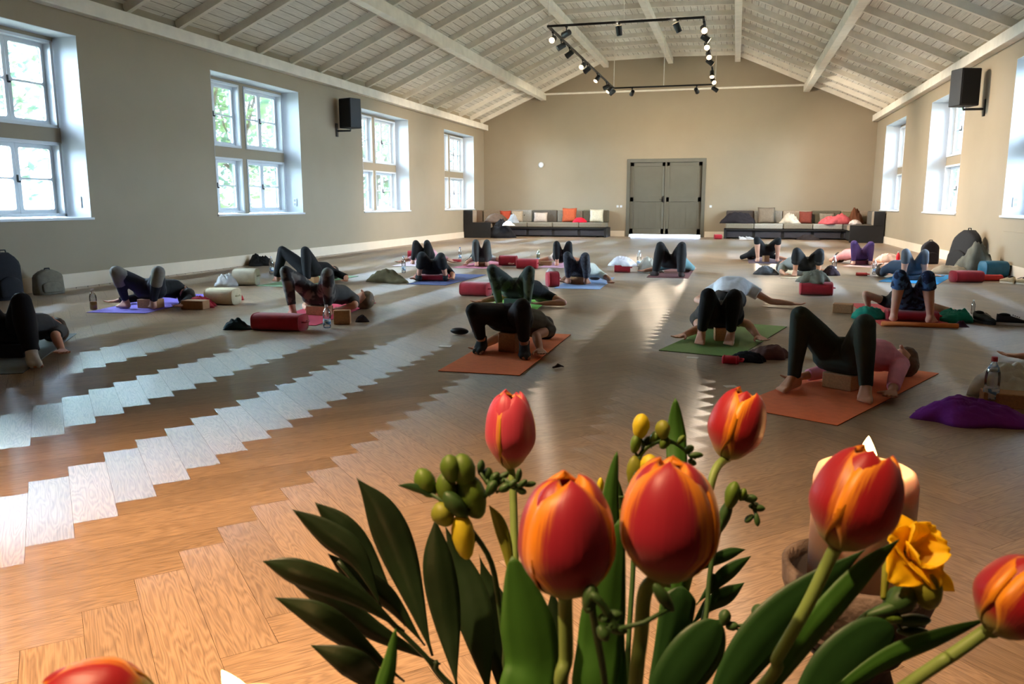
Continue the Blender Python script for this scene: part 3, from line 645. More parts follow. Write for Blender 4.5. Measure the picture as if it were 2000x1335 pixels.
def person(key, label, leg=None, ta=1.0, loose=0, top=None, slv=.0, sock=None, hair=(60, 42, 30), vox=.012, skin=1, legmat=None, topmat=None, knee=None, chest=0, low=.006, group=None, seat=None, seatcol=None, hands=(1, 1), toploose=0.0, headup=None, pony=False):
    J = dict(zip(('aL', 'aR', 'tL', 'tR', 'kL', 'kR', 'hip', 'sh', 'head', 'sL', 'sR', 'eL', 'eR', 'wL', 'wR'), [Vector(p) for p in PEOPLE[key]]))
    o = Vector((J['hip'].x, J['hip'].y, 0))
    for k in J: J[k] = J[k] - o
    s = 1.0; root = thing('person', label, 'person', o, 0, group)
    if chest:
        for k in ('sh', 'sL', 'sR'): J[k].z += chest
    side = (J['sR'] - J['sL']).normalized(); dr = (J['head'] - J['sh']); dr.z = 0; dr.normalize(); up = Vector((0, 0, 1))
    HL, HR = J['hip'] - side * .085, J['hip'] + side * .085
    Bm = lerp(J['hip'], J['sh'], .42) + up * .03; C1 = lerp(J['hip'], J['sh'], .76) + up * .035
    sk = M('skin_%d' % skin, SKIN[skin], .55, .06, 14, .05, sss=.12)
    def torso(g, k=1.0):
        return [(HL, HR, .098 + g, .098 + g), (J['hip'] - side * .05, Bm - side * .05, .098 + g, .086 + g), (J['hip'] + side * .05, Bm + side * .05, .098 + g, .086 + g), (Bm - side * .05, Bm + side * .05, .086 + g, .086 + g),
                (Bm - side * .05, C1 - side * .075, .086 + g, .098 + g), (Bm + side * .05, C1 + side * .075, .086 + g, .098 + g), (C1 - side * .075, C1 + side * .075, .098 + g, .098 + g),
                (C1 - side * .08, J['sL'], .09 + g, .05 + g), (C1 + side * .08, J['sR'], .09 + g, .05 + g), (J['sL'], J['sR'], .05 + g, .05 + g), (C1, J['sh'], .10 + g, .065 + g)]
    hc = J['head'].copy(); hc.z = .095
    if headup: hc.z += headup
    chin = hc - dr * .075 + up * .05
    gl = [(HL - up * .022 - side * .012, HR - up * .022 + side * .012, .098, .098)]
    body = torso(0) + gl
    for S_ in ('L', 'R'):
        body += leg_caps(J['a' + S_], J['k' + S_], HL if S_ == 'L' else HR, s, 0)
        body += foot_caps(J['a' + S_], J['t' + S_], s, low=low)
        Sh, E, Wp = J['s' + S_], J['e' + S_], J['w' + S_]
        body += [(Sh, E, .048, .037), (E, lerp(E, Wp, .3), .037, .038), (lerp(E, Wp, .3), Wp, .038, .025)]
        body += hand_caps(Wp, E, s, hands[0 if S_ == 'L' else 1], thumb=(1 if S_ == 'L' else -1) * hands[0 if S_ == 'L' else 1])
    body += [(J['sh'], hc - dr * .06 + up * 0.0, .055, .05), (hc, hc + dr * .02, .088, .084), (hc, hc + up * .03 - dr * .01, .08, .072), (hc + up * .03 - dr * .02, chin, .062, .030),
             (hc + up * .095 - dr * .005, hc + up * .118 - dr * .025, .010, .014), (chin + up * .018 - side * .012 + dr * .02, chin + up * .018 + side * .012 + dr * .02, .012, .012),
             (hc - side * .085 - dr * .01, hc - side * .09 + dr * .015, .014, .014), (hc + side * .085 - dr * .01, hc + side * .09 + dr * .015, .014, .014), (hc + up * .088 + dr * .028 - side * .03, hc + up * .088 + dr * .028 + side * .03, .014, .014)]
    grow('body', body, vox, sk, root)
    hm = M('hair_%d' % hair[0], hair, .6, .25, 30, .4, stretch=(1, 1, 1))
    hcaps = [(hc + dr * .025 - up * .008, hc + dr * .035 + up * .035, .094, .078), (hc - up * .015 - side * .03, hc - up * .015 + side * .03, .082, .082)]
    if pony: hcaps += [(hc + dr * .09, hc + dr * .17 - up * .05 + side * .03, .04, .03), (hc + dr * .17 - up * .05 + side * .03, hc + dr * .25 - up * .07 + side * .05, .03, .014)]
    grow('hair', hcaps, min(vox, .010), hm, root, 3)
    if leg or legmat:
        lm = legmat or M('leggings_%d_%d_%d' % leg, leg, .85, .08, 10, .05)
        g = .007
        c = [(gl[0][0], gl[0][1], .098 + g, .098 + g), (HL, HR, .098 + g, .098 + g), (J['hip'], lerp(J['hip'], Bm, .45), .105 + g, .10 + g), (J['hip'] - side * .05, lerp(J['hip'], Bm, .4) - side * .05, .1 + g, .094 + g), (J['hip'] + side * .05, lerp(J['hip'], Bm, .4) + side * .05, .1 + g, .094 + g)]
        for S_ in ('L', 'R'): c += leg_caps(J['a' + S_], J['k' + S_], HL if S_ == 'L' else HR, s, g, ta, loose)
        lo = grow('trousers' if loose > .01 else 'leggings', c, vox, lm, root)
        if knee:
            for S_ in ('L', 'R'):
                K, A, Hh = J['k' + S_], J['a' + S_], (HL if S_ == 'L' else HR)
                grow('knee_panel', [(K, lerp(K, Hh, .22), .056 + .016, .056 + .018, 'b'), (K, lerp(K, A, .42), .054 + .016, .052 + .012, 'b')], vox, M('knee_grey', knee, .9, .1, 20, .1), lo)['label'] = 'grey knee panel'
    if top or topmat:
        g = .011 + toploose; t0 = -.15 if toploose else .35; tm = topmat or M('top_%d_%d_%d' % top, top, .9, .1, 10, .15)
        c = torso(g)[3:]
        c.append((lerp(J['hip'], Bm, t0), Bm, .092 + g, .092 + g, 'a')); c.append((lerp(J['hip'], Bm, t0) - side * .045, Bm - side * .045, .086 + g, .086 + g, 'a')); c.append((lerp(J['hip'], Bm, t0) + side * .045, Bm + side * .045, .086 + g, .086 + g, 'a'))
        for S_ in ('L', 'R'):
            Sh, E, Wp = J['s' + S_], J['e' + S_], J['w' + S_]
            if slv > 0: c.append((Sh, lerp(Sh, E, min(1, slv)), .048 + g, .040 + g, 'b' if slv <= 1 else ''))
            if slv > 1: c.append((E, lerp(E, Wp, slv - 1), .040 + g, .03 + g, 'b'))
        grow('shirt', c, vox, tm, root)
    if sock:
        for S_ in ('L', 'R'):
            grow('sock', foot_caps(J['a' + S_], J['t' + S_], s, .006, low=low, sock=True), min(vox, .009), M('sock_%d' % sock[0], sock, .9, .08, 30, .1), root)
    # what carries the hips
    bh = J['hip'].z - .124
    if seat:
        ang = math.atan2(side.y, side.x)
        if seat[0] == 'block': block(seat[1], (o.x, o.y, low), seat[2], .16 if len(seat) < 4 else seat[3], bh - low, ang, seatcol)
        else: bolster(seat[1], (o.x, o.y, low), seat[2], .24, max(.07, bh - low), ang, seatcol)
    return root
PEOPLE = {
 'P1': [(-5.33,4.604,0.09), (-4.907,4.677,0.09), (-5.363,4.521,0.02), (-4.874,4.654,0.02), (-5.342,4.626,0.505), (-5.033,4.754,0.469), (-5.385,4.946,0.231), (-5.53,5.371,0.13), (-5.61,5.608,0.12), (-5.681,5.32,0.13), (-5.378,5.423,0.13), (-5.893,5.148,0.068), (-5.206,5.202,0.134), (-5.924,4.906,0.045), (-5.021,5.067,0.047)],
 'P2': [(-6.57,7.587,0.09), (-6.21,7.586,0.09), (-6.778,7.676,0.02), (-6.394,7.781,0.02), (-6.487,7.383,0.438), (-6.03,7.484,0.438), (-6.373,7.747,0.23), (-6.386,8.196,0.13), (-6.156,8.098,0.12), (-6.546,8.191,0.13), (-6.226,8.2,0.13), (-6.789,8.064,0.075), (-6.054,7.986,0.076), (-6.948,7.88,0.045), (-5.978,7.755,0.045)],
 'P3': [(-6.59,10.772,0.09), (-5.945,10.519,0.09), (-6.852,11.051,0.02), (-6.149,10.817,0.02), (-6.493,10.788,0.485), (-5.958,10.519,0.501), (-6.081,10.832,0.22), (-6.069,11.283,0.13), (-6.062,11.533,0.12), (-6.229,11.287,0.13), (-5.909,11.279,0.13), (-6.487,11.2,0.068), (-5.656,11.177,0.068), (-6.6,10.983,0.045), (-5.555,10.954,0.045)],
 'P4': [(-4.346,7.372,0.09), (-4.034,7.541,0.09), (-4.563,7.562,0.02), (-4.157,7.757,0.02), (-4.436,7.418,0.484), (-3.965,7.43,0.476), (-4.235,7.724,0.228), (-4.199,8.172,0.13), (-3.995,8.316,0.12), (-4.359,8.185,0.13), (-4.04,8.16,0.13), (-4.601,8.073,0.05), (-3.913,7.913,0.092), (-4.463,7.871,0.045), (-4.103,7.922,0.045)],
 'P5': [(-4.602,11.493,0.09), (-4.211,11.6,0.09), (-4.711,11.635,0.02), (-4.254,11.76,0.02), (-4.46,11.274,0.405), (-4.182,11.33,0.394), (-4.442,11.66,0.223), (-4.515,12.104,0.13), (-4.556,12.351,0.12), (-4.673,12.078,0.13), (-4.357,12.13,0.13), (-4.742,11.813,0.075), (-4.198,11.906,0.077), (-4.715,11.571,0.045), (-4.125,11.674,0.045)],
 'P6': [(-5.962,14.589,0.09), (-5.677,14.667,0.09), (-6.208,15.108,0.02), (-5.882,15.197,0.02), (-5.82,14.411,0.429), (-5.609,14.455,0.432), (-5.78,14.778,0.2), (-5.874,15.222,0.13), (-5.926,15.467,0.12), (-6.03,15.189,0.13), (-5.717,15.255,0.13), (-6.261,15.043,0.068), (-5.447,15.216,0.068), (-6.32,14.806,0.045), (-5.297,15.023,0.045)],
 'P7': [(-4.605,14.393,0.09), (-4.421,14.443,0.09), (-4.836,15.049,0.02), (-4.615,15.11,0.02), (-4.571,14.234,0.464), (-4.372,14.288,0.464), (-4.563,14.581,0.208), (-4.682,15.018,0.13), (-4.747,15.26,0.12), (-4.836,14.977,0.13), (-4.528,15.06,0.13), (-4.884,14.706,0.076), (-4.256,15.035,0.068), (-4.848,14.466,0.045), (-4.095,14.852,0.045)],
 'P8': [(-2.492,8.6,0.09), (-2.166,8.592,0.09), (-2.609,8.813,0.02), (-2.213,8.777,0.02), (-2.526,8.442,0.464), (-2.103,8.425,0.458), (-2.341,8.771,0.245), (-2.255,9.208,0.13), (-2.206,9.453,0.12), (-2.412,9.239,0.13), (-2.098,9.177,0.13), (-2.681,9.195,0.068), (-1.854,9.071,0.05), (-2.829,9.001,0.045), (-2.086,8.993,0.045)],
 'P9': [(-1.911,6.091,0.09), (-1.53,5.976,0.09), (-1.902,5.927,0.02), (-1.497,5.861,0.02), (-1.881,5.79,0.375), (-1.494,5.764,0.426), (-1.699,6.166,0.286), (-1.621,6.59,0.13), (-1.576,6.836,0.12), (-1.778,6.619,0.13), (-1.464,6.561,0.13), (-1.84,6.349,0.089), (-1.511,6.285,0.122), (-1.919,6.121,0.045), (-1.427,6.073,0.045)],
 'P10': [(-3.189,14.917,0.09), (-2.948,14.983,0.09), (-3.325,15.461,0.02), (-3.037,15.54,0.02), (-3.155,14.697,0.432), (-2.936,14.758,0.431), (-3.115,15.073,0.204), (-3.246,15.508,0.13), (-3.318,15.747,0.12), (-3.399,15.462,0.13), (-3.093,15.554,0.13), (-3.657,15.374,0.065), (-2.82,15.537,0.068), (-3.584,15.607,0.045), (-2.655,15.358,0.045)],
 'P11': [(-2.308,11.594,0.09), (-2.042,11.583,0.09), (-2.387,11.761,0.02), (-2.039,11.616,0.02), (-2.286,11.387,0.439), (-2.022,11.36,0.433), (-2.192,11.735,0.231), (-2.106,12.175,0.13), (-2.058,12.421,0.12), (-2.263,12.206,0.13), (-1.949,12.145,0.13), (-2.398,11.967,0.075), (-1.775,11.933,0.076), (-2.44,11.727,0.045), (-1.701,11.701,0.045)],
 'P12': [(-1.202,13.296,0.09), (-0.796,13.202,0.09), (-1.286,13.413,0.02), (-0.789,13.255,0.02), (-1.143,13.288,0.5), (-0.798,13.248,0.504), (-0.994,13.589,0.246), (-0.859,14.013,0.13), (-0.783,14.251,0.12), (-1.012,14.061,0.13), (-0.707,13.964,0.13), (-1.284,14.048,0.068), (-0.664,14.236,0.076), (-1.452,13.872,0.045), (-0.681,14.478,0.045)],
 'P13': [(0.474,16.951,0.09), (0.85,17.054,0.09), (0.454,17.225,0.02), (0.897,17.345,0.02), (0.433,16.821,0.472), (0.842,16.888,0.465), (0.638,17.196,0.256), (0.467,17.604,0.13), (0.37,17.834,0.12), (0.319,17.542,0.13), (0.614,17.666,0.13), (0.166,17.753,0.05), (0.887,17.677,0.068), (0.324,17.939,0.045), (1.071,17.516,0.045)],
 'P14': [(0.98,13.891,0.09), (1.341,13.989,0.09), (0.95,13.729,0.02), (1.375,14.138,0.02), (0.97,13.65,0.417), (1.322,13.726,0.404), (1.164,14.041,0.207), (0.942,14.437,0.13), (0.819,14.655,0.12), (0.802,14.358,0.13), (1.081,14.515,0.13), (0.764,14.086,0.076), (1.351,14.558,0.068), (0.817,13.849,0.045), (1.551,14.419,0.045)],
 'P15': [(-0.248,10.18,0.09), (0.031,10.256,0.09), (-0.27,10.407,0.02), (0.052,10.495,0.02), (-0.243,9.827,0.228), (0.026,9.901,0.226), (-0.112,10.25,0.2), (-0.278,10.638,0.13), (-0.377,10.868,0.12), (-0.415,10.579,0.13), (-0.142,10.697,0.13), (-0.493,10.698,0.05), (0.099,10.777,0.072), (-0.305,10.72,0.039), (0.325,10.762,0.045)],
 'P16': [(-0.232,6.978,0.09), (0.007,7.015,0.09), (-0.241,6.84,0.02), (-0.013,6.825,0.02), (-0.184,6.768,0.437), (0.022,6.792,0.432), (-0.081,7.155,0.245), (-0.148,7.595,0.13), (-0.186,7.842,0.12), (-0.306,7.571,0.13), (0.01,7.619,0.13), (-0.258,7.299,0.085), (0.148,7.375,0.127), (-0.386,7.095,0.045), (0.238,7.173,0.045)],
 'P17': [(0.408,5.338,0.09), (0.811,5.189,0.09), (0.292,5.173,0.02), (0.767,4.904,0.02), (0.417,5.261,0.491), (0.762,5.07,0.48), (0.705,5.46,0.23), (0.965,5.825,0.13), (1.157,5.986,0.12), (0.835,5.918,0.13), (1.096,5.732,0.13), (0.664,5.703,0.074), (1.03,5.46,0.123), (0.466,5.563,0.045), (0.97,5.245,0.045)],
 'P18': [(2.221,16.675,0.09), (2.533,16.759,0.09), (2.246,17.122,0.02), (2.624,17.225,0.02), (2.18,16.455,0.429), (2.484,16.513,0.414), (2.372,16.841,0.216), (2.172,17.246,0.13), (2.062,17.471,0.12), (2.029,17.176,0.13), (2.316,17.317,0.13), (1.888,17.365,0.05), (2.588,17.344,0.068), (2.105,17.457,0.045), (2.78,17.195,0.045)],
 'P19': [(2.531,13.53,0.09), (2.842,13.614,0.09), (2.588,13.895,0.02), (2.938,13.99,0.02), (2.499,13.34,0.446), (2.773,13.405,0.437), (2.697,13.707,0.202), (2.477,14.104,0.13), (2.356,14.322,0.12), (2.337,14.026,0.13), (2.617,14.181,0.13), (2.358,14.286,0.05), (2.887,14.222,0.068), (2.533,14.456,0.045), (3.087,14.083,0.045)],
 'P20': [(1.569,8.702,0.09), (1.892,8.675,0.09), (1.588,8.842,0.02), (1.932,8.75,0.02), (1.575,8.585,0.48), (1.817,8.567,0.478), (1.768,8.909,0.235), (1.777,9.356,0.13), (1.782,9.606,0.12), (1.617,9.36,0.13), (1.937,9.353,0.13), (1.376,9.253,0.225), (2.2,9.279,0.068), (1.444,9.398,0.038), (2.236,9.52,0.045)],
}

BLK = (20, 20, 22); NAVY = (24, 28, 40); DGY = (62, 62, 64); 
camo = M('camo_grey_leggings', (52, 50, 50), .85, 0, 9, .05, rgb2=(116, 112, 106)); camog = M('olive_panel_leggings', (44, 50, 44), .85, 0, 7, .05, rgb2=(92, 102, 88))
flor = M('blue_floral_leggings', (24, 34, 66), .85, 0, 16, .05, rgb2=(70, 104, 150)); speck = M('speckled_leggings', (44, 44, 50), .85, 0, 26, .05, rgb2=(62, 62, 70))
G = 'people in bridge pose on yoga mats'
person('P17', 'person in dark green leggings and pink long-sleeved top lifting hips on orange mat', leg=(44, 56, 50), top=(240, 160, 190), slv=1.75, hair=(104, 72, 52), vox=.0065, skin=1, group=G, hands=(1, 1),
       seat=('block', 'cork block under the hips of the person in dark green leggings', .20, .12))
person('P9', 'person in black leggings and black ankle socks lifting hips on orange mat', leg=BLK, ta=.82, top=(96, 92, 84), slv=.4, sock=(40, 42, 44), hair=(52, 38, 30), vox=.0065, skin=1, group=G, hands=(-1, -1),
       seat=('block', 'cork block standing upright under the hips of the person in black socks', .15, .12))
person('P16', 'barefoot person in black leggings in bridge pose on the wide green mat', leg=BLK, ta=.88, top=(70, 64, 58), slv=.5, hair=(46, 34, 28), vox=.0065, skin=1, group=G, hands=(-1, -1),
       seat=('block', 'cork block upright under the hips of the barefoot person on the green mat', .10, .10))
person('P4', 'person in grey camouflage leggings in bridge pose on pinkish red mat', legmat=camo, top=(70, 68, 66), slv=.8, sock=None, hair=(110, 88, 64), vox=.008, skin=1, group=G, ta=.86,
       seat=('block', 'cork block under the hips of the person in camouflage leggings', .24))
person('P20', 'person in blue floral knee-length leggings with bare shins on folded red mat', legmat=flor, ta=.28, loose=.012, top=BLK, slv=.35, hair=(60, 44, 32), vox=.008, skin=3, group=G,
       seat=('bolster', 'dark red bolster under the hips of the person in blue floral leggings', .48))
person('P1', 'person in loose dark navy trousers and white socks at the left picture edge', leg=(20, 24, 34), ta=.94, loose=.018, top=(58, 60, 64), slv=.9, sock=(206, 206, 202), hair=(60, 46, 36), vox=.008, skin=1, group=G, hands=(1, 1),
       seat=('block', 'dark block under the hips of the person in navy trousers', .26), seatcol=M('foam_dark', (44, 44, 50), .8))
person('P2', 'person in black leggings with grey knee panels on the purple mat', leg=NAVY, ta=.92, top=(22, 24, 28), slv=1.9, hair=(30, 26, 26), vox=.009, skin=3, knee=(120, 118, 112), group=G,
       seat=('block', 'cork block under the hips of the person on the purple mat', .24))
person('P3', 'person in black clothes with tall knees on the pale green mat near the left wall', leg=BLK, loose=.012, top=BLK, slv=1, hair=(50, 40, 30), vox=.011, skin=1, group=G,
       seat=('block', 'cork block under the hips of the person on the pale green mat', .24))
person('P5', 'person in black knee-length trousers and black socks on the dark blue mat', leg=BLK, ta=.55, loose=.015, top=BLK, slv=.8, sock=(30, 32, 36), hair=(60, 44, 32), vox=.011, skin=1, group=G,
       seat=('bolster', 'dark red bolster under the hips of the person on the dark blue mat', .50))
person('P6', 'person in black leggings on the white mat behind the dark blue mat', leg=BLK, ta=.95, top=(214, 160, 168), slv=.9, hair=(70, 50, 36), vox=.012, skin=3, group=G)
person('P7', 'person in grey leggings and white shirt on the pink mat', leg=(74, 76, 74), ta=.95, top=(224, 224, 220), slv=.4, hair=(36, 30, 28), vox=.012, skin=3, group=G,
       seat=('block', 'brown foam block under the hips of the person in grey leggings', .26), seatcol=m_corkd)
person('P8', 'person in olive panelled leggings and black shirt on the bright green mat', legmat=camog, top=BLK, slv=.5, hair=(80, 60, 44), vox=.009, skin=1, group=G, hands=(1, -1),
       seat=('block', 'dark green block under the hips of the person on the bright green mat', .24), seatcol=M('foam_green', (60, 84, 66), .8))
person('P10', 'person in plain black leggings in bridge pose behind the light blue mat', leg=BLK, ta=.8, top=(200, 176, 160), slv=.3, hair=(80, 60, 40), vox=.012, skin=1, group=G)
person('P11', 'barefoot person in speckled charcoal leggings and pale shirt on light blue mat', legmat=speck, ta=.9, top=(196, 200, 190), slv=.7, hair=(60, 44, 32), vox=.010, skin=4, group=G,
       seat=('block', 'cork block under the hips of the person on the light blue mat', .24))
person('P12', 'person all in black in bridge pose on the maroon mat before the door', leg=(22, 20, 20), loose=.022, top=(96, 130, 136), slv=.9, sock=(44, 32, 28), hair=(60, 44, 34), vox=.011, skin=1, group=G)
person('P13', 'person in black shorts with bare shins lifting hips before the right sofa', leg=BLK, ta=.22, top=BLK, slv=1, hair=(70, 54, 40), vox=.012, skin=3, group=G,
       seat=('block', 'brown block upright under the hips of the person with bare shins', .11, .11), seatcol=m_corkd)
person('P14', 'person in wide black knee-length trousers on the beige mat behind the red bolster', leg=BLK, ta=.55, loose=.022, top=(150, 150, 142), slv=1.2, hair=(54, 44, 36), vox=.011, skin=1, group=G,
       seat=('block', 'grey block under the hips of the person on the beige mat', .24), seatcol=M('foam_grey', (120, 118, 108), .8))
PEOPLE['P15'] = [(-.15, 9.55, .07), (.06, 9.58, .07), (-.17, 9.52, .10), (.08, 9.55, .10), (-.13, 9.93, .10), (.09, 9.95, .10), (-.04, 10.33, .12), (-.10, 10.76, .13), (-.16, 11.0, .12),
    (-.26, 10.74, .13), (.06, 10.78, .13), (-.50, 10.62, .06), (.33, 10.70, .06), (-.40, 10.42, .05), (.56, 10.62, .05)]
PEOPLE['P15'] = [(x + .09 - (.20, .20, .20, .20, .16, .16, .08)[i] if i < 7 else x + .11, y - .95, z) for i, (x, y, z) in enumerate(PEOPLE['P15'])]
person('P15', 'person in white shirt lying flat behind the barefoot person on green mat', leg=BLK, top=(220, 224, 232), slv=.5, hair=(90, 66, 50), vox=.010, skin=3, chest=.07, headup=.03, toploose=.022, group='people lying on yoga mats')
person('P18', 'person in purple leggings in bridge pose before the right sofa', leg=(66, 46, 96), top=(226, 150, 150), slv=.6, hair=(40, 30, 28), vox=.012, skin=3, group=G,
       seat=('block', 'dark maroon block under the hips of the person in purple leggings', .34), seatcol=M('foam_maroon', (84, 26, 44), .8))
person('P19', 'person in grey knee-length leggings on the bright blue mat', leg=(86, 90, 96), ta=.42, top=(60, 74, 92), slv=.9, hair=(60, 54, 50), vox=.011, skin=1, group=G,
       seat=('block', 'grey-blue block under the hips of the person on the bright blue mat', .28), seatcol=M('foam_blue', (70, 88, 108), .8))
# the one whose arm reaches into the picture at the right edge
def side_person():
    global PEOPLE
    PEOPLE['PX'] = [(2.9, 5.9, .09), (3.3, 5.9, .09), (2.9, 5.75, .02), (3.3, 5.75, .02), (2.95, 6.0, .48), (3.3, 6.0, .48), (3.1, 6.4, .22), (3.05, 6.85, .13), (3.07, 7.1, .12), (2.89, 6.84, .11), (3.21, 6.86, .11), (2.56, 6.80, .05), (3.5, 6.7, .05), (2.27, 6.90, .04), (3.7, 6.5, .045)]
side_person()
PEOPLE['PX'] = [(x - .14, y - .09, z) for x, y, z in PEOPLE['PX']]
person('PX', 'person at the right picture edge with bare arm stretched palm up on the floor', leg=DGY, top=(90, 60, 60), slv=.3, hair=(60, 44, 32), vox=.008, skin=1, group='people lying on yoga mats', hands=(1, 1))

A = math.radians
mat_('grey yoga mat with dark edge at the left picture edge', (-5.30, 4.13), -.57, (118, 128, 132), col2=(40, 48, 52))
mat_('purple yoga mat nearest the left wall', (-6.78, 7.22), -.16, (116, 96, 190), wm=.68)
mat_('pale green yoga mat near the left wall', (-6.62, 10.25), .02, (150, 190, 150), wm=.7)
mat_('pinkish red yoga mat under the person in camouflage leggings', (-4.52, 6.95), -.11, (206, 62, 90), wm=.63)
mat_('dark blue yoga mat', (-4.62, 11.05), .03, (74, 84, 128))
mat_('white yoga mat behind the dark blue one', (-6.22, 14.2), -.1, (226, 208, 214))
mat_('pink yoga mat under the person in grey leggings', (-4.98, 14.1), 0.0, (206, 130, 150), wm=.75)
mat_('bright green yoga mat', (-2.70, 8.35), -.05, (112, 176, 62))
mat_('orange yoga mat of the person in black socks, left of the flowers', (-1.99, 5.30), 0.0, (222, 112, 58), wm=.6)
mat_('pale pink yoga mat behind the light blue one', (-3.48, 14.6), 0.0, (226, 176, 196), wm=.66)
mat_('light blue yoga mat of the barefoot person in charcoal leggings', (-2.40, 11.05), -.03, (138, 162, 200), wm=.64)
mat_('maroon yoga mat before the grey double door', (-1.33, 13.08), 0.0, (112, 64, 64), wm=.66, col2=(40, 20, 22))
mat_('dark purple yoga mat of the person with bare shins', (.30, 16.78), 0.0, (84, 66, 84), wm=.72)
mat_('beige yoga mat behind the red bolster', (.74, 13.52), .05, (206, 184, 150), wm=.7)
mat_('wide moss green yoga mat of the barefoot person', (-.55, 6.54), .26, (112, 140, 66), wm=.63)
mat_('orange yoga mat of the person in dark green leggings, right of the flowers', (.03, 4.80), .48, (230, 120, 74), wm=.62)
mat_('pale pink yoga mat near the right sofa', (2.0, 16.4), .42, (226, 196, 196), wm=.75)
mat_('bright blue yoga mat', (2.15, 13.32), .35, (52, 150, 210), wm=.8)
r = mat_('red yoga mat with rolled orange front edge', (1.42, 8.46), -.03, (206, 70, 76), wm=.68, col2=(200, 110, 50))
MB().tube([(-.34, -.915, .024), (.34, -.915, .024)], .024, 14).build('rolled_edge', M('mat_orange_back', (216, 120, 60), .85), r, smooth=True)

# ------------------------------------------------------------------ what lies about on the floor
block('brown foam block beside the purple mat', (-5.84, 7.82, 0), .27, .15, .10, .1, m_corkd)
crumple('shawl', 'crumpled red shawl behind the brown foam block', 'shawl', (-5.93, 8.02, 0), .40, .22, .12, (150, 30, 44), .1, 3)
bolster('cream oval meditation cushion on the floor by the purple mat', (-5.80, 8.28, 0), .36, .26, .19, .15, M('cream_cloth', (206, 192, 160), .95, .08, 12, .2), name='meditation_cushion', cat='cushion')
crumple('scarf', 'small red scarf behind the cream meditation cushion', 'scarf', (-5.96, 8.75, 0), .30, .16, .12, (176, 34, 44), -.4, 4)
bottle('juice bottle with orange drink at the corner of the purple mat', (-6.88, 7.44, 0), .23, .038, juice=M('orange_juice', (206, 140, 40), .3), lab=False, cap=(200, 200, 200))
bolster('cream round cushion on the floor near the left wall', (-6.84, 10.35, 0), .34, .28, .24, .3, M('cream_cloth2', (214, 206, 182), .95, .08, 12, .2), name='meditation_cushion', cat='cushion')
crumple('cloth', 'white crumpled cloth before the cream round cushion', 'cloth', (-7.02, 10.15, 0), .30, .24, .17, (222, 224, 224), .3, 5)
crumple('bag', 'small black bag against the baseboard of the left wall', 'bag', (-8.72, 13.7, 0), .46, .40, .25, (22, 20, 20), .2, 6, lumps=2)
bottle('clear water bottle by the pale green mat', (-7.5, 12.1, 0), .29, .036, cap=(220, 220, 225))
bolster('long red bolster lying before the pinkish red mat', (-4.10, 6.71, .0), .50, .22, .155, .05)
crumple('jacket', 'dark teal folded jacket at the left end of the red bolster', 'jacket', (-4.52, 6.68, 0), .32, .22, .13, (16, 42, 46), .05, 7, lumps=3)
bottle('clear water bottle standing beside the pinkish red mat', (-3.72, 6.92, 0), .22, .037, cap=(200, 200, 200))
block('cork block on edge behind the water bottle at the pinkish red mat', (-3.70, 7.20, 0), .16, .10, .14, .35)
crumple('pouch', 'small dark pouch behind the cork block at the pinkish red mat', 'pouch', (-3.58, 7.40, 0), .14, .10, .08, (52, 44, 46), 0, 8, lumps=3, n=24)
crumple('jacket', 'olive brown rolled jacket left of the dark blue mat', 'jacket', (-4.98, 11.25, 0), .62, .28, .19, (96, 88, 62), -.05, 9, lumps=9)
bottle('clear water bottle behind the olive brown jacket', (-5.42, 12.85, 0), .29, .034, cap=(180, 190, 210))
bolster('red bolster on the floor left of the white mat', (-6.45, 15.9, 0), .30, .24, .20, .4)
bolster('red bolster right of the person in grey leggings', (-4.15, 14.95, 0), .34, .24, .19, .1)
bottle('slim blue-tinted bottle left of the person in grey leggings', (-5.55, 16.2, 0), .26, .03, cap=(60, 90, 150))
block('dark red block left of the pink mat', (-5.42, 15.6, 0), .18, .10, .05, 0, M('foam_red', (150, 40, 46), .85))
crumple('jacket', 'small dark jacket beside the slim blue-tinted bottle', 'jacket', (-5.15, 15.9, 0), .32, .28, .18, (24, 30, 38), .2, 10, lumps=3)
bolster('dark red bolster behind the black glasses case', (-3.20, 9.95, 0), .38, .24, .17, -.05)
crumple('pouch', 'small black pouch right of the dark red bolster', 'pouch', (-2.96, 10.05, 0), .10, .09, .07, (20, 20, 22), 0, 11, lumps=2, n=20)
bolster('red bolster on the floor in the middle of the hall', (-3.62, 14.35, 0), .38, .26, .18, .1)
bottle('green-tinted bottle with pale cap standing behind the red bolster in mid hall', (-3.75, 15.75, 0), .27, .034, cap=(230, 226, 190), solid=glass('green_bottle', (.6, .75, .62), .05, .7))
block('cork block behind the red bolster in mid hall', (-3.48, 15.15, 0), .26, .14, .08, 0)
bolster('small red bolster right of the person in olive panelled leggings', (-2.48, 11.3, 0), .16, .22, .22, .5)
crumple('cloth', 'white cloth on the small red bolster by the bright green mat', 'cloth', (-2.50, 11.32, .21), .14, .16, .05, (226, 222, 220), 0, 12, n=24)
cs = MB().ell((0, 0, 0), (.09, .045, .032), 22, 12)
o = cs.build('glasses_case', M('black_case', (24, 20, 20), .45, .1, 20), smooth=True); o.location = (-2.37, 6.88, .033); o.rotation_euler = (0, 0, -.1); tag(o, 'black oval glasses case on the floor left of the person in black socks', 'glasses case')
bottle('clear water bottle behind the foot of the person in black socks', (-2.27, 7.05, 0), .20, .036, cap=(210, 214, 220))
paper = lambda x, y, a, b_, rz, lb: (lambda o: (setattr(o, 'location', (x, y, 0)), setattr(o, 'rotation_euler', (0, 0, rz)), tag(o, lb, 'paper')))(MB().box((-a / 2, -b_ / 2, 0), (a / 2, b_ / 2, .002)).build('paper_slip', M('paper', (226, 222, 214), .9, .02)))
paper(-2.29, 6.27, .10, .07, .1, 'white paper slip on the floor left of the orange mat')
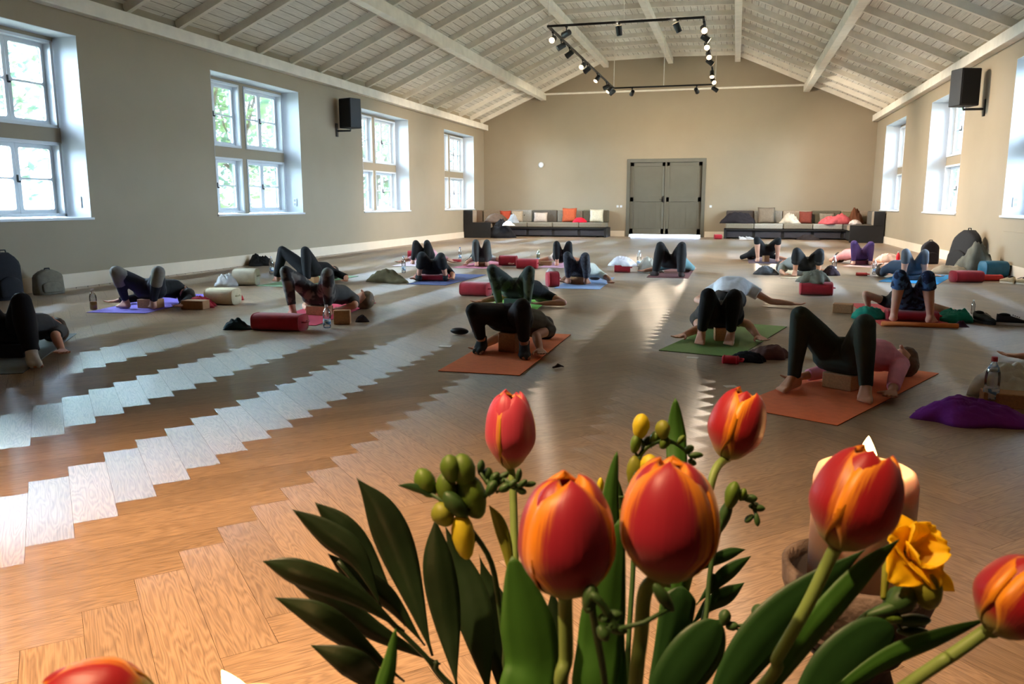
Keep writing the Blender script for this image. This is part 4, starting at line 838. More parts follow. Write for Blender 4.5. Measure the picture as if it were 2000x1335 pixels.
paper(-.27, 6.30, .09, .06, -.1, 'white paper slip on the floor before the moss green mat')
paper(.02, 5.35, .08, .06, .4, 'white paper slip behind the orange mat edge by the tulip')
paper(-.1, 12.9, .12, .10, .2, 'small white paper slip on the floor right of the maroon mat')
hc = MB().tube([(-.03, -.03, .012), (0, 0, .018), (.03, .035, .012)], [.006, .012, .006], 8).tube([(-.02, -.035, .010), (.0, 0, .03), (.04, .025, .010)], [.004, .009, .004], 8)
o = hc.build('hair_clip', M('brown_clip', (60, 44, 34), .4), smooth=True); o.location = (-1.19, 5.62, 0); tag(o, 'small dark hair clip on the floor right of the orange mat', 'hair clip')
bolster('red bolster half under a white towel left of the maroon mat', (-1.84, 14.0, 0), .27, .24, .15, .1)
crumple('towel', 'white towel draped over a red bolster left of the maroon mat', 'towel', (-1.84, 14.02, .11), .42, .34, .16, (232, 228, 232), .1, 13)
bottle('clear water bottle behind the grey-white bag', (-1.70, 15.3, 0), .30, .04, cap=(220, 224, 226))
crumple('bag', 'grey and white crumpled bag left of the person in black on the maroon mat', 'bag', (-1.38, 14.15, 0), .46, .36, .26, (176, 170, 156), .1, 14)
bolster('small red bolster on the floor at the left end of the right sofa', (-.52, 27.75, 0), .24, .24, .16, .2)
crumple('sweater', 'brown knitted sweater folded beside the moss green mat', 'sweater', (.28, 6.50, 0), .34, .28, .11, (92, 64, 60), -.2, 15, lumps=7)
crumple('cloth', 'black cloth lying before the brown knitted sweater', 'cloth', (.15, 6.29, 0), .28, .18, .07, (18, 17, 19), -.1, 16)
bolster('small bright red pouch at the corner of the moss green mat', (.015, 6.15, 0), .12, .09, .055, -.1, M('bright_red', (196, 28, 52), .8, .1, 20), name='pouch', cat='pouch')
block('lone cork block lying on the bare floor right of the red bolster', (1.18, 9.4, 0), .20, .14, .10, -.2)
bolster('red bolster under a grey-green jacket behind the dark green leggings', (1.06, 11.2, 0), .40, .28, .17, 0)
crumple('jacket', 'grey-green jacket heaped on the red bolster', 'jacket', (1.02, 11.22, .155), .40, .30, .15, (110, 108, 94), .1, 17, lumps=8)
bottle('clear water bottle right of the person in wide black trousers', (1.66, 14.7, 0), .30, .04, cap=(225, 228, 230))
crumple('bag', 'dark maroon bag right of the beige mat', 'bag', (1.58, 14.35, 0), .26, .36, .18, (44, 26, 34), .4, 18, lumps=3)
crumple('sweater', 'grey sweater left of the person in wide black trousers', 'sweater', (.55, 14.2, 0), .40, .28, .16, (92, 92, 94), .1, 19)
o = bolster('small flat red pouch on the bare floor near the clear bottle', (2.05, 14.35, 0), .17, .09, .05, 0, M('brick_red', (170, 50, 40), .85, .1, 20), name='pouch', cat='pouch')
bottle('clear water bottle on the floor between pale pink and bright blue mats', (2.28, 14.6, 0), .26, .034, cap=(230, 230, 230))
crumple('towel', 'white and pink crumpled towel behind the pale pink mat', 'towel', (3.02, 17.75, 0), .52, .30, .17, (222, 196, 186), .1, 20)
bottle('bright red drinking bottle near the right wall', (3.12, 17.35, 0), .24, .037, cap=(200, 20, 40), solid=M('red_bottle', (206, 22, 44), .4), lab=False)
for sx, lb in ((-1, 'left'), (1, 'right')):
    crumple('cloth', 'green and teal cloth sticking out at the %s of the dark red bolster' % lb, 'cloth', (1.78 + sx * .40, 9.02, 0), .34, .34, .12, (24, 132, 112), sx * .5, 21 + sx, lumps=5)
crumple('bag', 'small dark purse by the front right corner of the red mat', 'purse', (2.16, 8.62, 0), .12, .10, .06, (60, 26, 44), 0, 24, lumps=2, n=20)
bottle('small clear bottle alone on the bright floor at the right', (2.52, 9.66, 0), .15, .02, cap=(235, 235, 235), lab=False)
crumple('bag', 'white plastic bag wrapped behind the big water bottle', 'bag', (1.66, 5.52, .0), .38, .30, .20, (226, 226, 216), .1, 25, lumps=8)
block('cork block before the white plastic bag at the right picture edge', (1.64, 5.24, 0), .36, .14, .085, -.1)
bottle('large water bottle with red cap and blue and white label', (1.50, 5.22, 0), .29, .041, big=True)
crumple('garment', 'purple fleece garment crumpled on the floor at the right', 'garment', (1.31, 4.83, 0), .58, .34, .12, (104, 30, 130), -.06, 28, lumps=15, n=64)
b = MB().obox((0, 0, 0), (1, 0, 0), (0, 1, 0), (0, 0, 1), .016, .010, .002).build('garment_label', m_frame); b.parent = bpy.data.objects['garment']; b.location = (-.02, -.06, .105); b.rotation_euler = (.6, 0, .3)

def shoe(name, label, c, rz, col, sole, L=.27, low=True):
    r = thing(name, label, 'shoe', c, rz, 'shoes on the floor'); n = 18; V = []; K = 12
    for i in range(K + 1):
        t = i / K; x = -L / 2 + L * t; w_ = .034 + .012 * math.sin(PI * min(1, t * 1.1)) + .006 * t; w_ *= (1 - max(0, (t - .85) / .15) ** 2 * .7) * (1 - max(0, (.08 - t) / .08) * .3)
        h = .105 - .02 * math.sin(t * PI) if t < .35 else .095 - (t - .35) * .085
        if t > .92: h *= .75
        for j in range(n): a = 2 * PI * j / n; V.append((x, math.cos(a) * w_, .025 + max(0, .5 + .5 * math.sin(a)) * (h - .02)))
    F = [(i * n + j, i * n + (j + 1) % n, (i + 1) * n + (j + 1) % n, (i + 1) * n + j) for i in range(K) for j in range(n)] + [tuple(range(n))[::-1], tuple(K * n + j for j in range(n))]
    up = MB().add(V, F).build('shoe_upper', M('shoe_%d_%d_%d' % col, col, .8, .15, 30, .2), r, smooth=True)
    MB().ell((-L * .27, 0, .098), (.055, .028, .02), 14, 8).build('shoe_opening', M('shoe_dark', (14, 14, 15), .9), up, smooth=True)
    P = []; 
    for j in range(24):
        a = 2 * PI * j / 24; x = math.cos(a) * L / 2 * 1.03; P.append((x, math.sin(a) * (.046 + .004 * math.cos(a)), 0))
    b = MB(); b.add(P + [(x, y, .028) for x, y, z in P], [tuple(range(24))[::-1], tuple(range(24, 48))] + [(j, (j + 1) % 24, 24 + (j + 1) % 24, 24 + j) for j in range(24)])
    b.build('shoe_sole', M('sole_%d_%d_%d' % sole, sole, .7, .05, 20), r, bevel=.006)
    for k in range(4): b = MB().tube([(.0 + k * .018, -.02, .098 - k * .007), (.004 + k * .018, 0, .104 - k * .007), (k * .018, .02, .098 - k * .007)], .003, 6).build('shoelace', M('lace', (60, 60, 60), .9), r)
    return r
shoe('sneaker', 'black running shoe with white sole, nearer the right edge', (2.66, 8.84, 0), -.12, (30, 28, 34), (216, 214, 218))
shoe('sneaker', 'black running shoe tipped behind the white-soled one', (2.44, 8.92, 0), -1.1, (40, 44, 42), (28, 28, 30))
shoe('shoe', 'beige slip-on shoe at the right wall, left of its pair', (3.95, 13.55, 0), 2.0, (190, 168, 132), (200, 190, 170))
shoe('shoe', 'beige slip-on shoe at the right wall, nearest the picture edge', (4.10, 13.42, 0), 2.2, (186, 164, 128), (200, 190, 170))
shoe('shoe', 'white trainer under the left part of the right sofa', (.28, 27.7, 0), .4, (206, 206, 206), (226, 226, 226))
shoe('shoe', 'second white trainer under the left part of the right sofa', (.50, 27.75, 0), .2, (180, 184, 190), (226, 226, 226))
bolster('red bolster on the floor before the heap at the right wall', (3.42, 13.62, 0), .42, .26, .17, .25)
bolster('rolled red mat beside the bolster at the right wall', (3.80, 13.95, 0), .40, .14, .09, .2, M('rolled_mat_red', (190, 50, 46), .85), name='rolled_mat', cat='yoga mat')
def backpack(label, c, rz, h, w_, d, col, strap=(30, 30, 32), lean=0.0, name='backpack'):
    r = thing(name, label, 'backpack', c, rz); mt = M('pack_%d_%d_%d' % col, col, .85, .15, 18, .2); V = []; n = 24; K = 10
    for i in range(K + 1):
        t = i / K; s = (1 - max(0, (t - .7) / .3) ** 2 * .75) * (.93 + .07 * min(1, t * 8)); dd = (1 - .45 * t)
        for j in range(n):
            a = 2 * PI * j / n; ca, sa = math.cos(a), math.sin(a)
            V.append((math.copysign(abs(ca) ** .6, ca) * w_ / 2 * s, math.copysign(abs(sa) ** .6, sa) * d / 2 * dd + t * lean, t * h))
    F = [(i * n + j, i * n + (j + 1) % n, (i + 1) * n + (j + 1) % n, (i + 1) * n + j) for i in range(K) for j in range(n)] + [tuple(range(n))[::-1], tuple(K * n + j for j in range(n))]
    MB().add(V, F).build('pack_body', mt, r, smooth=True)
    V2 = [(x * .72, y * .35 - d * .38 + t_ * 0, z * .45 + .03) for (x, y, z) in V for t_ in (0,)]
    MB().add(V2, F).build('front_pocket', mt, r, smooth=True)
    for s in (-1, 1):
        MB().tube([(s * w_ * .22, d * .2 + lean * .9, h * .92), (s * w_ * .3, d * .42 + lean * .8, h * .7), (s * w_ * .32, d * .52 + lean * .4, h * .35), (s * w_ * .3, d * .4, h * .08)], .014, 6).build('shoulder_strap', M('strap', strap, .9), r, smooth=True)
    MB().tube([(-.04, lean, h * .97), (-.03, lean, h * 1.05), (.03, lean, h * 1.05), (.04, lean, h * .97)], .009, 6).build('carry_handle', M('strap', strap, .9), r, smooth=True)
    return r
backpack('black backpack standing on the floor at the right wall behind blue mat', (3.72, 17.55, 0), .3, .44, .34, .22, (30, 28, 36))
backpack('tall black padded coat leaning on the right wall', (3.95, 16.2, 0), -1.2, .70, .66, .30, (22, 22, 24), lean=.12, name='coat')
crumple('jacket', 'grey hiking jacket heaped before the black coat at the right wall', 'jacket', (3.98, 15.25, 0), .62, .75, .50, (92, 90, 80), .3, 31, lumps=6)
crumple('scarf', 'striped beige scarf spilling from the grey jacket heap', 'scarf', (3.55, 15.15, 0), .55, .34, .15, (150, 136, 116), -.3, 32)
bolster('teal round stuff sack on the heap at the right wall', (4.05, 14.62, 0), .36, .30, .26, .2, M('teal_nylon', (14, 84, 110), .5, .15, 10, .3), name='stuff_sack', cat='bag')
backpack('black backpack with pale straps against the left wall', (-8.66, 7.98, 0), 1.3, .58, .36, .26, (26, 28, 34), strap=(170, 164, 150))
backpack('low grey-brown bag with light strap beside the left wall backpack', (-8.66, 8.62, 0), 1.35, .32, .38, .24, (112, 106, 92), strap=(190, 186, 176), name='bag')
# things on and by the sofas
crumple('bag', 'large black soft bag on the floor in front of the left sofa corner', 'bag', (-7.75, 26.9, 0), .95, .7, .62, (22, 22, 26), .2, 33, lumps=4)
crumple('jacket', 'brown and white jacket tossed on the left sofa wing', 'jacket', (-8.0, 27.2, .505), .85, .6, .32, (96, 78, 66), .3, 34)
crumple('helmet_bag', 'silver grey helmet bag on top of the jackets in the left corner', 'bag', (-7.35, 27.15, .5), .42, .36, .34, (150, 154, 160), .3, 35, lumps=2)
crumple('cloth', 'white folded cloth on the black soft bag', 'cloth', (-7.38, 26.62, .42), .40, .26, .16, (206, 208, 206), .1, 36, lumps=3)
crumple('scarf', 'bright red scarf on the left sofa before the tufted cushions', 'scarf', (-5.35 + .1, YB - .75, .505), .50, .40, .18, (214, 22, 50), .1, 37)
crumple('jacket', 'black and blue jackets at the left end of the right sofa', 'jacket', (.15, YB - .62, .505), 1.15, .5, .40, (34, 28, 32), 0, 38, lumps=7)
crumple('bag', 'fluffy white bag on the right sofa', 'bag', (1.78, YB - .66, .505), .62, .42, .38, (196, 186, 168), .1, 39, lumps=5)
crumple('sweater', 'red and pink sweaters on the right sofa corner', 'sweater', (3.12, YB - .8, .505), .95, .5, .30, (206, 92, 96), .2, 40, lumps=7)
crumple('bag', 'brown leather bags piled in the corner of the right sofa', 'bag', (3.72, YB - .62, .505), .55, .5, .52, (104, 62, 38), .1, 41, lumps=3)
crumple('cloth', 'white towel beside the brown leather bags', 'towel', (3.70, YB - 1.15, .505), .36, .28, .18, (222, 206, 198), 0, 42)
crumple('bag', 'dark low bag on the floor under the right sofa', 'bag', (2.35, YB - 1.2, 0), .70, .28, .20, (46, 38, 38), 0, 43, lumps=4)
# ------------------------------------------------------------------ flowers and candles in the foreground
m_stem = M('tulip_stem', (118, 142, 72), .5, .12, 30, trans=.15); m_tleaf = M('tulip_leaf', (58, 104, 34), .5, .15, 12, .06, trans=.25, stretch=(1, 1, 1))
m_tleaf2 = M('tulip_leaf_deep', (36, 72, 30), .45, .15, 12, .06, trans=.2); m_rus = M('palm_leaf', (28, 46, 22), .42, .2, 14, .08, trans=.12)
m_bud = M('freesia_bud_green', (88, 116, 36), .5, .2, 40, trans=.15); m_budd = M('freesia_bud_dark', (52, 82, 38), .5, .2, 40, trans=.1); m_yel = M('freesia_yellow', (255, 216, 30), .5, .08, 20, trans=.5)
m_ybud = M('freesia_bud_yellow', (206, 190, 40), .5, .12, 30, trans=.25); m_obud = M('freesia_bud_olive', (132, 138, 44), .5, .2, 30, trans=.2)
def petal_mat(name, red, yel, edge=.62, top=.75, base=(150, 140, 60)):
    m = bpy.data.materials.new(name); m.use_nodes = True; n = m.node_tree.nodes; l = m.node_tree.links; b = n['Principled BSDF']; o = n['Material Output']
    uv = n.new('ShaderNodeUVMap'); uv.uv_map = 'petal'; sp = n.new('ShaderNodeSeparateXYZ'); l.new(uv.outputs[0], sp.inputs[0])
    mp = n.new('ShaderNodeMapping'); mp.inputs['Scale'].default_value = (16, 1.6, 1); l.new(uv.outputs[0], mp.inputs[0])
    z = n.new('ShaderNodeTexNoise'); z.inputs['Scale'].default_value = 1.5; z.inputs['Detail'].default_value = 4; l.new(mp.outputs[0], z.inputs['Vector'])
    def math_(op, a, b_=None, c=None):
        q = n.new('ShaderNodeMath'); q.operation = op
        for i, v in enumerate((a, b_, c)):
            if v is None: continue
            if isinstance(v, (int, float)): q.inputs[i].default_value = v
            else: l.new(v, q.inputs[i])
        return q.outputs[0]
    e = math_('ABSOLUTE', math_('MULTIPLY_ADD', sp.outputs[0], 2.0, -1.0))
    e = math_('MULTIPLY_ADD', z.outputs['Fac'], .55, math_('ADD', e, -.27))
    v3 = math_('POWER', sp.outputs[1], 3.0)
    k = math_('ADD', e, math_('MULTIPLY', v3, 1 - top))
    mr = n.new('ShaderNodeMapRange'); mr.interpolation_type = 'SMOOTHSTEP'; mr.inputs[1].default_value = edge; mr.inputs[2].default_value = edge + .36; l.new(k, mr.inputs[0])
    mx = n.new('ShaderNodeMix'); mx.data_type = 'RGBA'; l.new(mr.outputs[0], mx.inputs[0]); mx.inputs[6].default_value = (*lin(red), 1); mx.inputs[7].default_value = (*lin(yel), 1)
    mb = n.new('ShaderNodeMapRange'); mb.interpolation_type = 'SMOOTHSTEP'; mb.inputs[1].default_value = .04; mb.inputs[2].default_value = .22; l.new(sp.outputs[1], mb.inputs[0])
    m2 = n.new('ShaderNodeMix'); m2.data_type = 'RGBA'; l.new(mb.outputs[0], m2.inputs[0]); m2.inputs[6].default_value = (*lin(base), 1); l.new(mx.outputs[2], m2.inputs[7])
    l.new(m2.outputs[2], b.inputs['Base Color']); b.inputs['Roughness'].default_value = .42; b.inputs['Sheen Weight'].default_value = .15
    tr = n.new('ShaderNodeBsdfTranslucent'); l.new(m2.outputs[2], tr.inputs['Color']); ms = n.new('ShaderNodeMixShader'); ms.inputs[0].default_value = .32
    bp = n.new('ShaderNodeBump'); bp.inputs['Strength'].default_value = .25; bp.inputs['Distance'].default_value = .001; l.new(z.outputs['Fac'], bp.inputs['Height']); l.new(bp.outputs[0], b.inputs['Normal'])
    l.new(b.outputs[0], ms.inputs[1]); l.new(tr.outputs[0], ms.inputs[2]); l.new(ms.outputs[0], o.inputs['Surface'])
    return m
pm_pink = petal_mat('tulip_petal_rose', (194, 62, 84), (240, 180, 50), .72, .9)
pm_red = petal_mat('tulip_petal_red', (168, 22, 34), (242, 158, 24), .62, .62)
pm_org = petal_mat('tulip_petal_flame', (172, 34, 54), (240, 150, 22), .58, .45)
def catmull(P, n=8):
    P = [Vector(p) for p in P]; Q = [P[0] * 2 - P[1]] + P + [P[-1] * 2 - P[-2]]; out = []
    for i in range(1, len(Q) - 2):
        for k in range(n):
            t = k / n; a, b_, c, d = Q[i - 1], Q[i], Q[i + 1], Q[i + 2]
            out.append(.5 * ((2 * b_) + (c - a) * t + (2 * a - 5 * b_ + 4 * c - d) * t * t + (3 * b_ - a - 3 * c + d) * t ** 3))
    out.append(P[-1]); return out
VM = Vector((-.044, .439, .80))
VIEW = ROT @ Vector((0, 0, -1))
def leaf(name, pts, wpx, mt, par, prof='lance', fold=.25, twist=0, D=None, peak=.45):
    P = [at(*p) if len(p) == 3 and p[0] > 20 else Vector(p) for p in pts]; D = D or pts[0][2]
    C = catmull(P, 7); n = len(C); w_ = wpx * D / F_PX; V = []; UVs = []; org = Vector(par.location) if par else Vector((0, 0, 0)); m = 7
    for i, p in enumerate(C):
        t = i / (n - 1); d = (C[min(i + 1, n - 1)] - C[max(i - 1, 0)]).normalized()
        s = d.cross(VIEW).normalized(); nn = s.cross(d).normalized(); a = twist * (1 - t) if twist else 0
        s, nn = s * math.cos(a) + nn * math.sin(a), nn * math.cos(a) - s * math.sin(a)
        # t = 0 at the tip
        if prof == 'lance': f = (math.sin(PI * min(1, t ** (math.log(.5) / math.log(peak)))) ** 1.25 if 0 < t < 1 else 0); f = max(f, .06 if t > .5 else .0)
        elif prof == 'strap': f = min(1, (t / peak)) ** .65
        else: f = math.sin(PI * t) ** .55 if 0 < t < 1 else 0
        for j in range(m):
            q = (j / (m - 1) * 2 - 1); V.append(p + s * q * w_ / 2 * f - nn * fold * w_ * .5 * f * (1 - abs(q)) ** 1.3 - org)
    F = [(i * m + j, i * m + j + 1, (i + 1) * m + j + 1, (i + 1) * m + j) for i in range(n - 1) for j in range(m - 1)]
    return MB().add(V, F).build(name, mt, par, smooth=True, solid=.0007)
def tulip(label, hx, hy, D, wpx, hpx, lean, stem, mt, leaves=(), seed=1, open_=.3, toward=.05, spr=8, spin=0, fat=.72):
    c = at(hx, hy, D); a = math.radians(lean); ax = (ROT @ Vector((math.sin(a), math.cos(a), toward))).normalized()
    R_ = wpx * D / F_PX / 2; Hh = hpx * D / F_PX; root = thing('tulip', label, 'tulip', c - ax * Hh / 2, 0, 'red and yellow tulips'); org = c - ax * Hh / 2
    x = ax.orthogonal().normalized(); x = (ROT @ Vector((0, 0, 1))); x = (x - ax * x.dot(ax)).normalized(); y = ax.cross(x)
    rd = random.Random(seed); nu, nv = 12, 18
    for k in range(6):
        inner = k % 2; ph = math.radians(spin + 60 * k + rd.uniform(-spr, spr)); hf = Hh * ((1.0 if inner else .97) + rd.uniform(-.03, .02)); rr = R_ * (.93 if inner else 1.0) * rd.uniform(.97, 1.02); V = []; UVs = []
        am = math.radians(66 if not inner else 60)
        for i in range(nv + 1):
            v = i / nv; th = (v - .42) / .58 * (PI / 2 - open_ * 1.0) if v > .42 else 0
            prof = math.sin(PI / 2 * v / .42) ** fat if v < .42 else math.cos(th) ** .75; zz = v * .44 / .42 if v < .42 else .44 + .56 * math.sin(th)
            r0 = rr * (prof + .14 * max(0, 1 - v * 6))
            wv = am * (min(1, (v + .04) * 3.2) ** .5) * max(0, 1 - v ** 8.0) ** .5
            for j in range(nu + 1):
                u = j / nu * 2 - 1; an = ph + u * wv
                r1 = r0 * (1 - .03 * abs(u) ** 2 * (1 if inner else -1)) + R_ * .012 * math.sin(9 * u + 5 * v + k) * v + R_ * (.03 * (1 - abs(u)) ** 3 * v)
                z = hf * zz * (1 - .07 * u * u * v)
                V.append(ax * z + (x * math.cos(an) + y * math.sin(an)) * r1); UVs.append(((u + 1) / 2, v))
        Fc = [(i * (nu + 1) + j, i * (nu + 1) + j + 1, (i + 1) * (nu + 1) + j + 1, (i + 1) * (nu + 1) + j) for i in range(nv) for j in range(nu)]
        me = bpy.data.meshes.new('petal'); me.from_pydata([tuple(p) for p in V], [], Fc); ul = me.uv_layers.new(name='petal')
        ul.data.foreach_set('uv', [q for f in Fc for i in f for q in UVs[i]]); me.polygons.foreach_set('use_smooth', [True] * len(Fc)); me.materials.append(mt)
        o = bpy.data.objects.new('petal', me); COL.objects.link(o); o.parent = root; s = o.modifiers.new('solid', 'SOLIDIFY'); s.thickness = .0006
    sp = [org + ax * Hh * .03] + [at(*p) for p in stem] + [VM + Vector((rd.uniform(-.02, .02), rd.uniform(-.02, .02), -.02)), VM + Vector((0, 0, -.12))]
    C = catmull(sp, 6); sr = R_ * .155 if R_ > .02 else R_ * .17
    MB().tube([p - org for p in C], [sr * (1.35 if i == 0 else 1) for i in range(len(C))], 12).build('stem', m_stem, root, smooth=True)
    for L in leaves: leaf('leaf', par=root, **L)
    return root
tulip('small rose-pink tulip with yellow notch, farthest back at left centre', 997, 838, .66, 98, 158, 0, [(1002, 960, .655), (1006, 1150, .63), (1004, 1340, .60)], pm_pink, [], 3, .30, spr=3, spin=30, fat=.8)
tulip('large orange-red tulip with ruffled top, left of the two front blooms', 1106, 1045, .38, 188, 246, 1, [(1104, 1190, .385), (1106, 1280, .39), (1106, 1380, .40)], pm_org,
      [dict(pts=[(1000, 1085, .43), (1022, 1180, .43), (1040, 1290, .43), (1042, 1420, .43), tuple(VM)], wpx=108, mt=m_tleaf, prof='strap', peak=.35, fold=.18),
       dict(pts=[(1212, 1010, .44), (1190, 1130, .44), (1172, 1250, .44), (1165, 1400, .44), tuple(VM)], wpx=88, mt=m_tleaf, prof='strap', peak=.4, fold=.2)], 5, .14, spin=10, fat=.6)
tulip('large pinkish orange tulip with blunt top, right of the two front blooms', 1307, 1013, .39, 194, 250, 2, [(1262, 1150, .395), (1252, 1240, .40), (1240, 1360, .41)], pm_org,
      [dict(pts=[(1205, 880, .47), (1193, 960, .47), (1190, 1060, .47), (1200, 1300, .47), tuple(VM)], wpx=46, mt=m_tleaf, prof='strap', peak=.5, fold=.3),
       dict(pts=[(1332, 1143, .46), (1322, 1200, .46), (1305, 1300, .46), (1285, 1420, .46), tuple(VM)], wpx=66, mt=m_tleaf2, prof='strap', peak=.12, fold=.2)], 8, .18, spin=-14, fat=.6)
tulip('small red and yellow tulip leaning right, behind the front blooms', 1440, 826, .62, 106, 150, 17, [(1396, 920, .61), (1375, 1000, .60), (1330, 1180, .57), (1280, 1340, .54)], pm_red,
      [dict(pts=[(1319, 776, .60), (1320, 850, .60), (1322, 930, .59), (1318, 1100, .57), (1290, 1340, .54)], wpx=40, mt=m_tleaf, prof='strap', peak=.25, fold=.3)], 13, .3, spin=40)
tulip('large red tulip in front of the white pillar candle', 1672, 972, .41, 164, 216, 21, [(1618, 1095, .415), (1575, 1185, .42), (1520, 1280, .43), (1480, 1350, .44)], pm_red,
      [dict(pts=[(1757, 1052, .43), (1690, 1110, .43), (1600, 1210, .43), (1530, 1310, .44), (1450, 1420, .45)], wpx=52, mt=m_tleaf, prof='lance', fold=.3),
       dict(pts=[(1690, 1072, .46), (1600, 1140, .46), (1500, 1230, .46), (1420, 1340, .46), (1370, 1460, .46)], wpx=92, mt=m_tleaf2, prof='lance', fold=.15, peak=.5),
       dict(pts=[(1404, 1210, .44), (1370, 1260, .44), (1320, 1330, .44), (1270, 1420, .44)], wpx=104, mt=m_tleaf2, prof='round', fold=.15),], 17, .3, spin=22)
tulip('large red tulip cut off by the right picture edge', 1990, 1165, .38, 150, 178, 38, [(1935, 1225, .385), (1860, 1278, .39), (1760, 1345, .40)], pm_red,
      [dict(pts=[(1932, 1206, .42), (1840, 1240, .42), (1740, 1280, .42), (1640, 1345, .42), (1500, 1450, .43)], wpx=40, mt=m_tleaf, prof='lance', fold=.3),
       dict(pts=[(1745, 1222, .45), (1700, 1250, .45), (1640, 1310, .45), (1590, 1390, .45), (1540, 1480, .45)], wpx=120, mt=m_tleaf2, prof='round', fold=.12)], 23, .3, spin=5)
tulip('red tulip lying low at the bottom left picture edge', 190, 1362, .34, 150, 225, -88, [(340, 1400, .35), (520, 1470, .37)], pm_red,
      [dict(pts=[(773, 1226, .42), (762, 1290, .42), (748, 1360, .42), (760, 1460, .42)], wpx=34, mt=m_tleaf, prof='strap', peak=.5, fold=.3)], 29, .3, spin=30)

# palm fronds
def frond(label, rachis, leaves, mt=m_rus):
    R0 = [at(*p) for p in rachis]; root = thing('palm_frond', label, 'foliage', R0[0], 0, 'dark palm fronds in the bouquet')
    C = catmull(R0 + [VM, VM + Vector((0, 0, -.1))], 6)
    MB().tube([p - R0[0] for p in C], .0016, 8).build('stem', mt, root, smooth=True)
    for L in leaves: leaf('leaflet', par=root, mt=mt, **L)
    return root
D = .52
frond('large dark palm frond with pointed leaflets fanning left of the tulips', [(660, 1095, D), (740, 1190, D), (830, 1280, D), (900, 1360, D)], [
    dict(pts=[(513, 1095, .50), (580, 1115, .50), (690, 1160, .51), (790, 1232, .52)], wpx=56, fold=.3),
    dict(pts=[(527, 1091, .52), (620, 1150, .52), (730, 1230, .53), (860, 1296, .54)], wpx=52, fold=.3),
    dict(pts=[(537, 1166, .49), (620, 1200, .49), (690, 1250, .50), (790, 1330, .51)], wpx=58, fold=.25),
    dict(pts=[(607, 1259, .48), (680, 1290, .48), (730, 1325, .49), (840, 1400, .50)], wpx=62, fold=.25),
    dict(pts=[(571, 994, .54), (640, 1040, .54), (700, 1090, .54), (745, 1185, .54)], wpx=54, fold=.3),
    dict(pts=[(615, 980, .56), (668, 1030, .56), (720, 1100, .56), (792, 1222, .55)], wpx=58, fold=.3),
    dict(pts=[(640, 1080, .55), (700, 1130, .55), (760, 1170, .55), (830, 1260, .55)], wpx=50, fold=.3)])
frond('tall dark palm frond standing in the middle of the left foliage', [(850, 1290, .5), (890, 1345, .5)], [
    dict(pts=[(696, 932, .55), (745, 1000, .55), (790, 1110, .55), (845, 1280, .54)], wpx=74, fold=.25, peak=.5),
    dict(pts=[(850, 1012, .53), (856, 1100, .53), (875, 1220, .53), (893, 1345, .52)], wpx=66, fold=.2),
    dict(pts=[(868, 1022, .56), (900, 1110, .56), (932, 1220, .55), (955, 1360, .54)], wpx=74, fold=.25, peak=.55),
    dict(pts=[(935, 1080, .58), (955, 1150, .58), (978, 1250, .57), (985, 1380, .55)], wpx=70, fold=.25, peak=.6),
    dict(pts=[(1078, 1150, .60), (1085, 1230, .60), (1090, 1320, .59), (1080, 1420, .55)], wpx=50, fold=.25)])
frond('small dark palm frond at the right behind the front blooms', [(1392, 1120, .6), (1370, 1220, .58), (1340, 1330, .56)], [
    dict(pts=[(1456, 1072, .60), (1425, 1080, .60), (1385, 1098, .60), (1350, 1120, .60)], wpx=24, fold=.25),
    dict(pts=[(1467, 1085, .60), (1430, 1110, .60), (1395, 1140, .60), (1360, 1180, .59)], wpx=30, fold=.25),
    dict(pts=[(1454, 1137, .60), (1420, 1160, .60), (1385, 1180, .60), (1350, 1220, .59)], wpx=36, fold=.25)], m_tleaf2)

# freesias
def bud(px, py, Dd, wpx, hpx, ang, mt, par, calyx=False, name='bud'):
    c = at(px, py, Dd); a = math.radians(ang); ax = (ROT @ Vector((math.sin(a), math.cos(a), .15))).normalized(); r = wpx * Dd / F_PX / 2; h = hpx * 1.12 * Dd / F_PX; org = Vector(par.location)
    q = ax.to_track_quat('Z', 'Y').to_matrix(); pr = [(.25, -.5), (.55, -.42), (.8, -.25), (1, .0), (.92, .2), (.66, .37), (.3, .47), (.05, .5)]; n = 14; V = []
    for k, (rr, z) in enumerate(pr):
        for j in range(n): t = 2 * PI * j / n; w2 = rr * r * (1 + .07 * math.sin(3 * t)); V.append(c + q @ Vector((w2 * math.cos(t), w2 * math.sin(t), z * h)) - org)
    F = [(i * n + j, i * n + (j + 1) % n, (i + 1) * n + (j + 1) % n, (i + 1) * n + j) for i in range(len(pr) - 1) for j in range(n)] + [tuple(range(n))[::-1], tuple((len(pr) - 1) * n + j for j in range(n))]
    return MB().add(V, F).build(name, mt, par, smooth=True)
def freesia(label, stem, buds, par_loc=None, rad=.0018, tie=True):
    S = [at(*p) for p in stem]; root = thing('freesia', label, 'freesia', S[0], 0, 'freesias in the bouquet')
    C = catmull(S + [VM, VM + Vector((0, 0, -.1))] if tie else S, 6)
    MB().tube([p - S[0] for p in C], [rad * .7] * 6 + [rad] * (len(C) - 6), 8).build('stem', m_budd, root, smooth=True)
    col = {'g': m_bud, 'd': m_budd, 'y': m_ybud, 'o': m_obud}
    for (px, py, wp, hp, an, k) in buds:
        bud(px, py, stem[0][2] * (1 + .004 * ((px * 7) % 5 - 2)), wp, hp, an, col[k], root)
    # short stalks from each bud to the flower stem
    b = MB(); D0 = stem[0][2]
    for (px, py, wp, hp, an, k) in buds:
        p = at(px - math.sin(math.radians(an)) * hp * .4, py + math.cos(math.radians(an)) * hp * .4, D0); q = min(C, key=lambda c_: (c_ - p).length)
        b.tube([p - S[0], lerp(p, q, .5) - S[0] + Vector((0, 0, -.002)), q - S[0]], .0011, 6)
    b.build('stalk', m_budd, root, smooth=True); return root
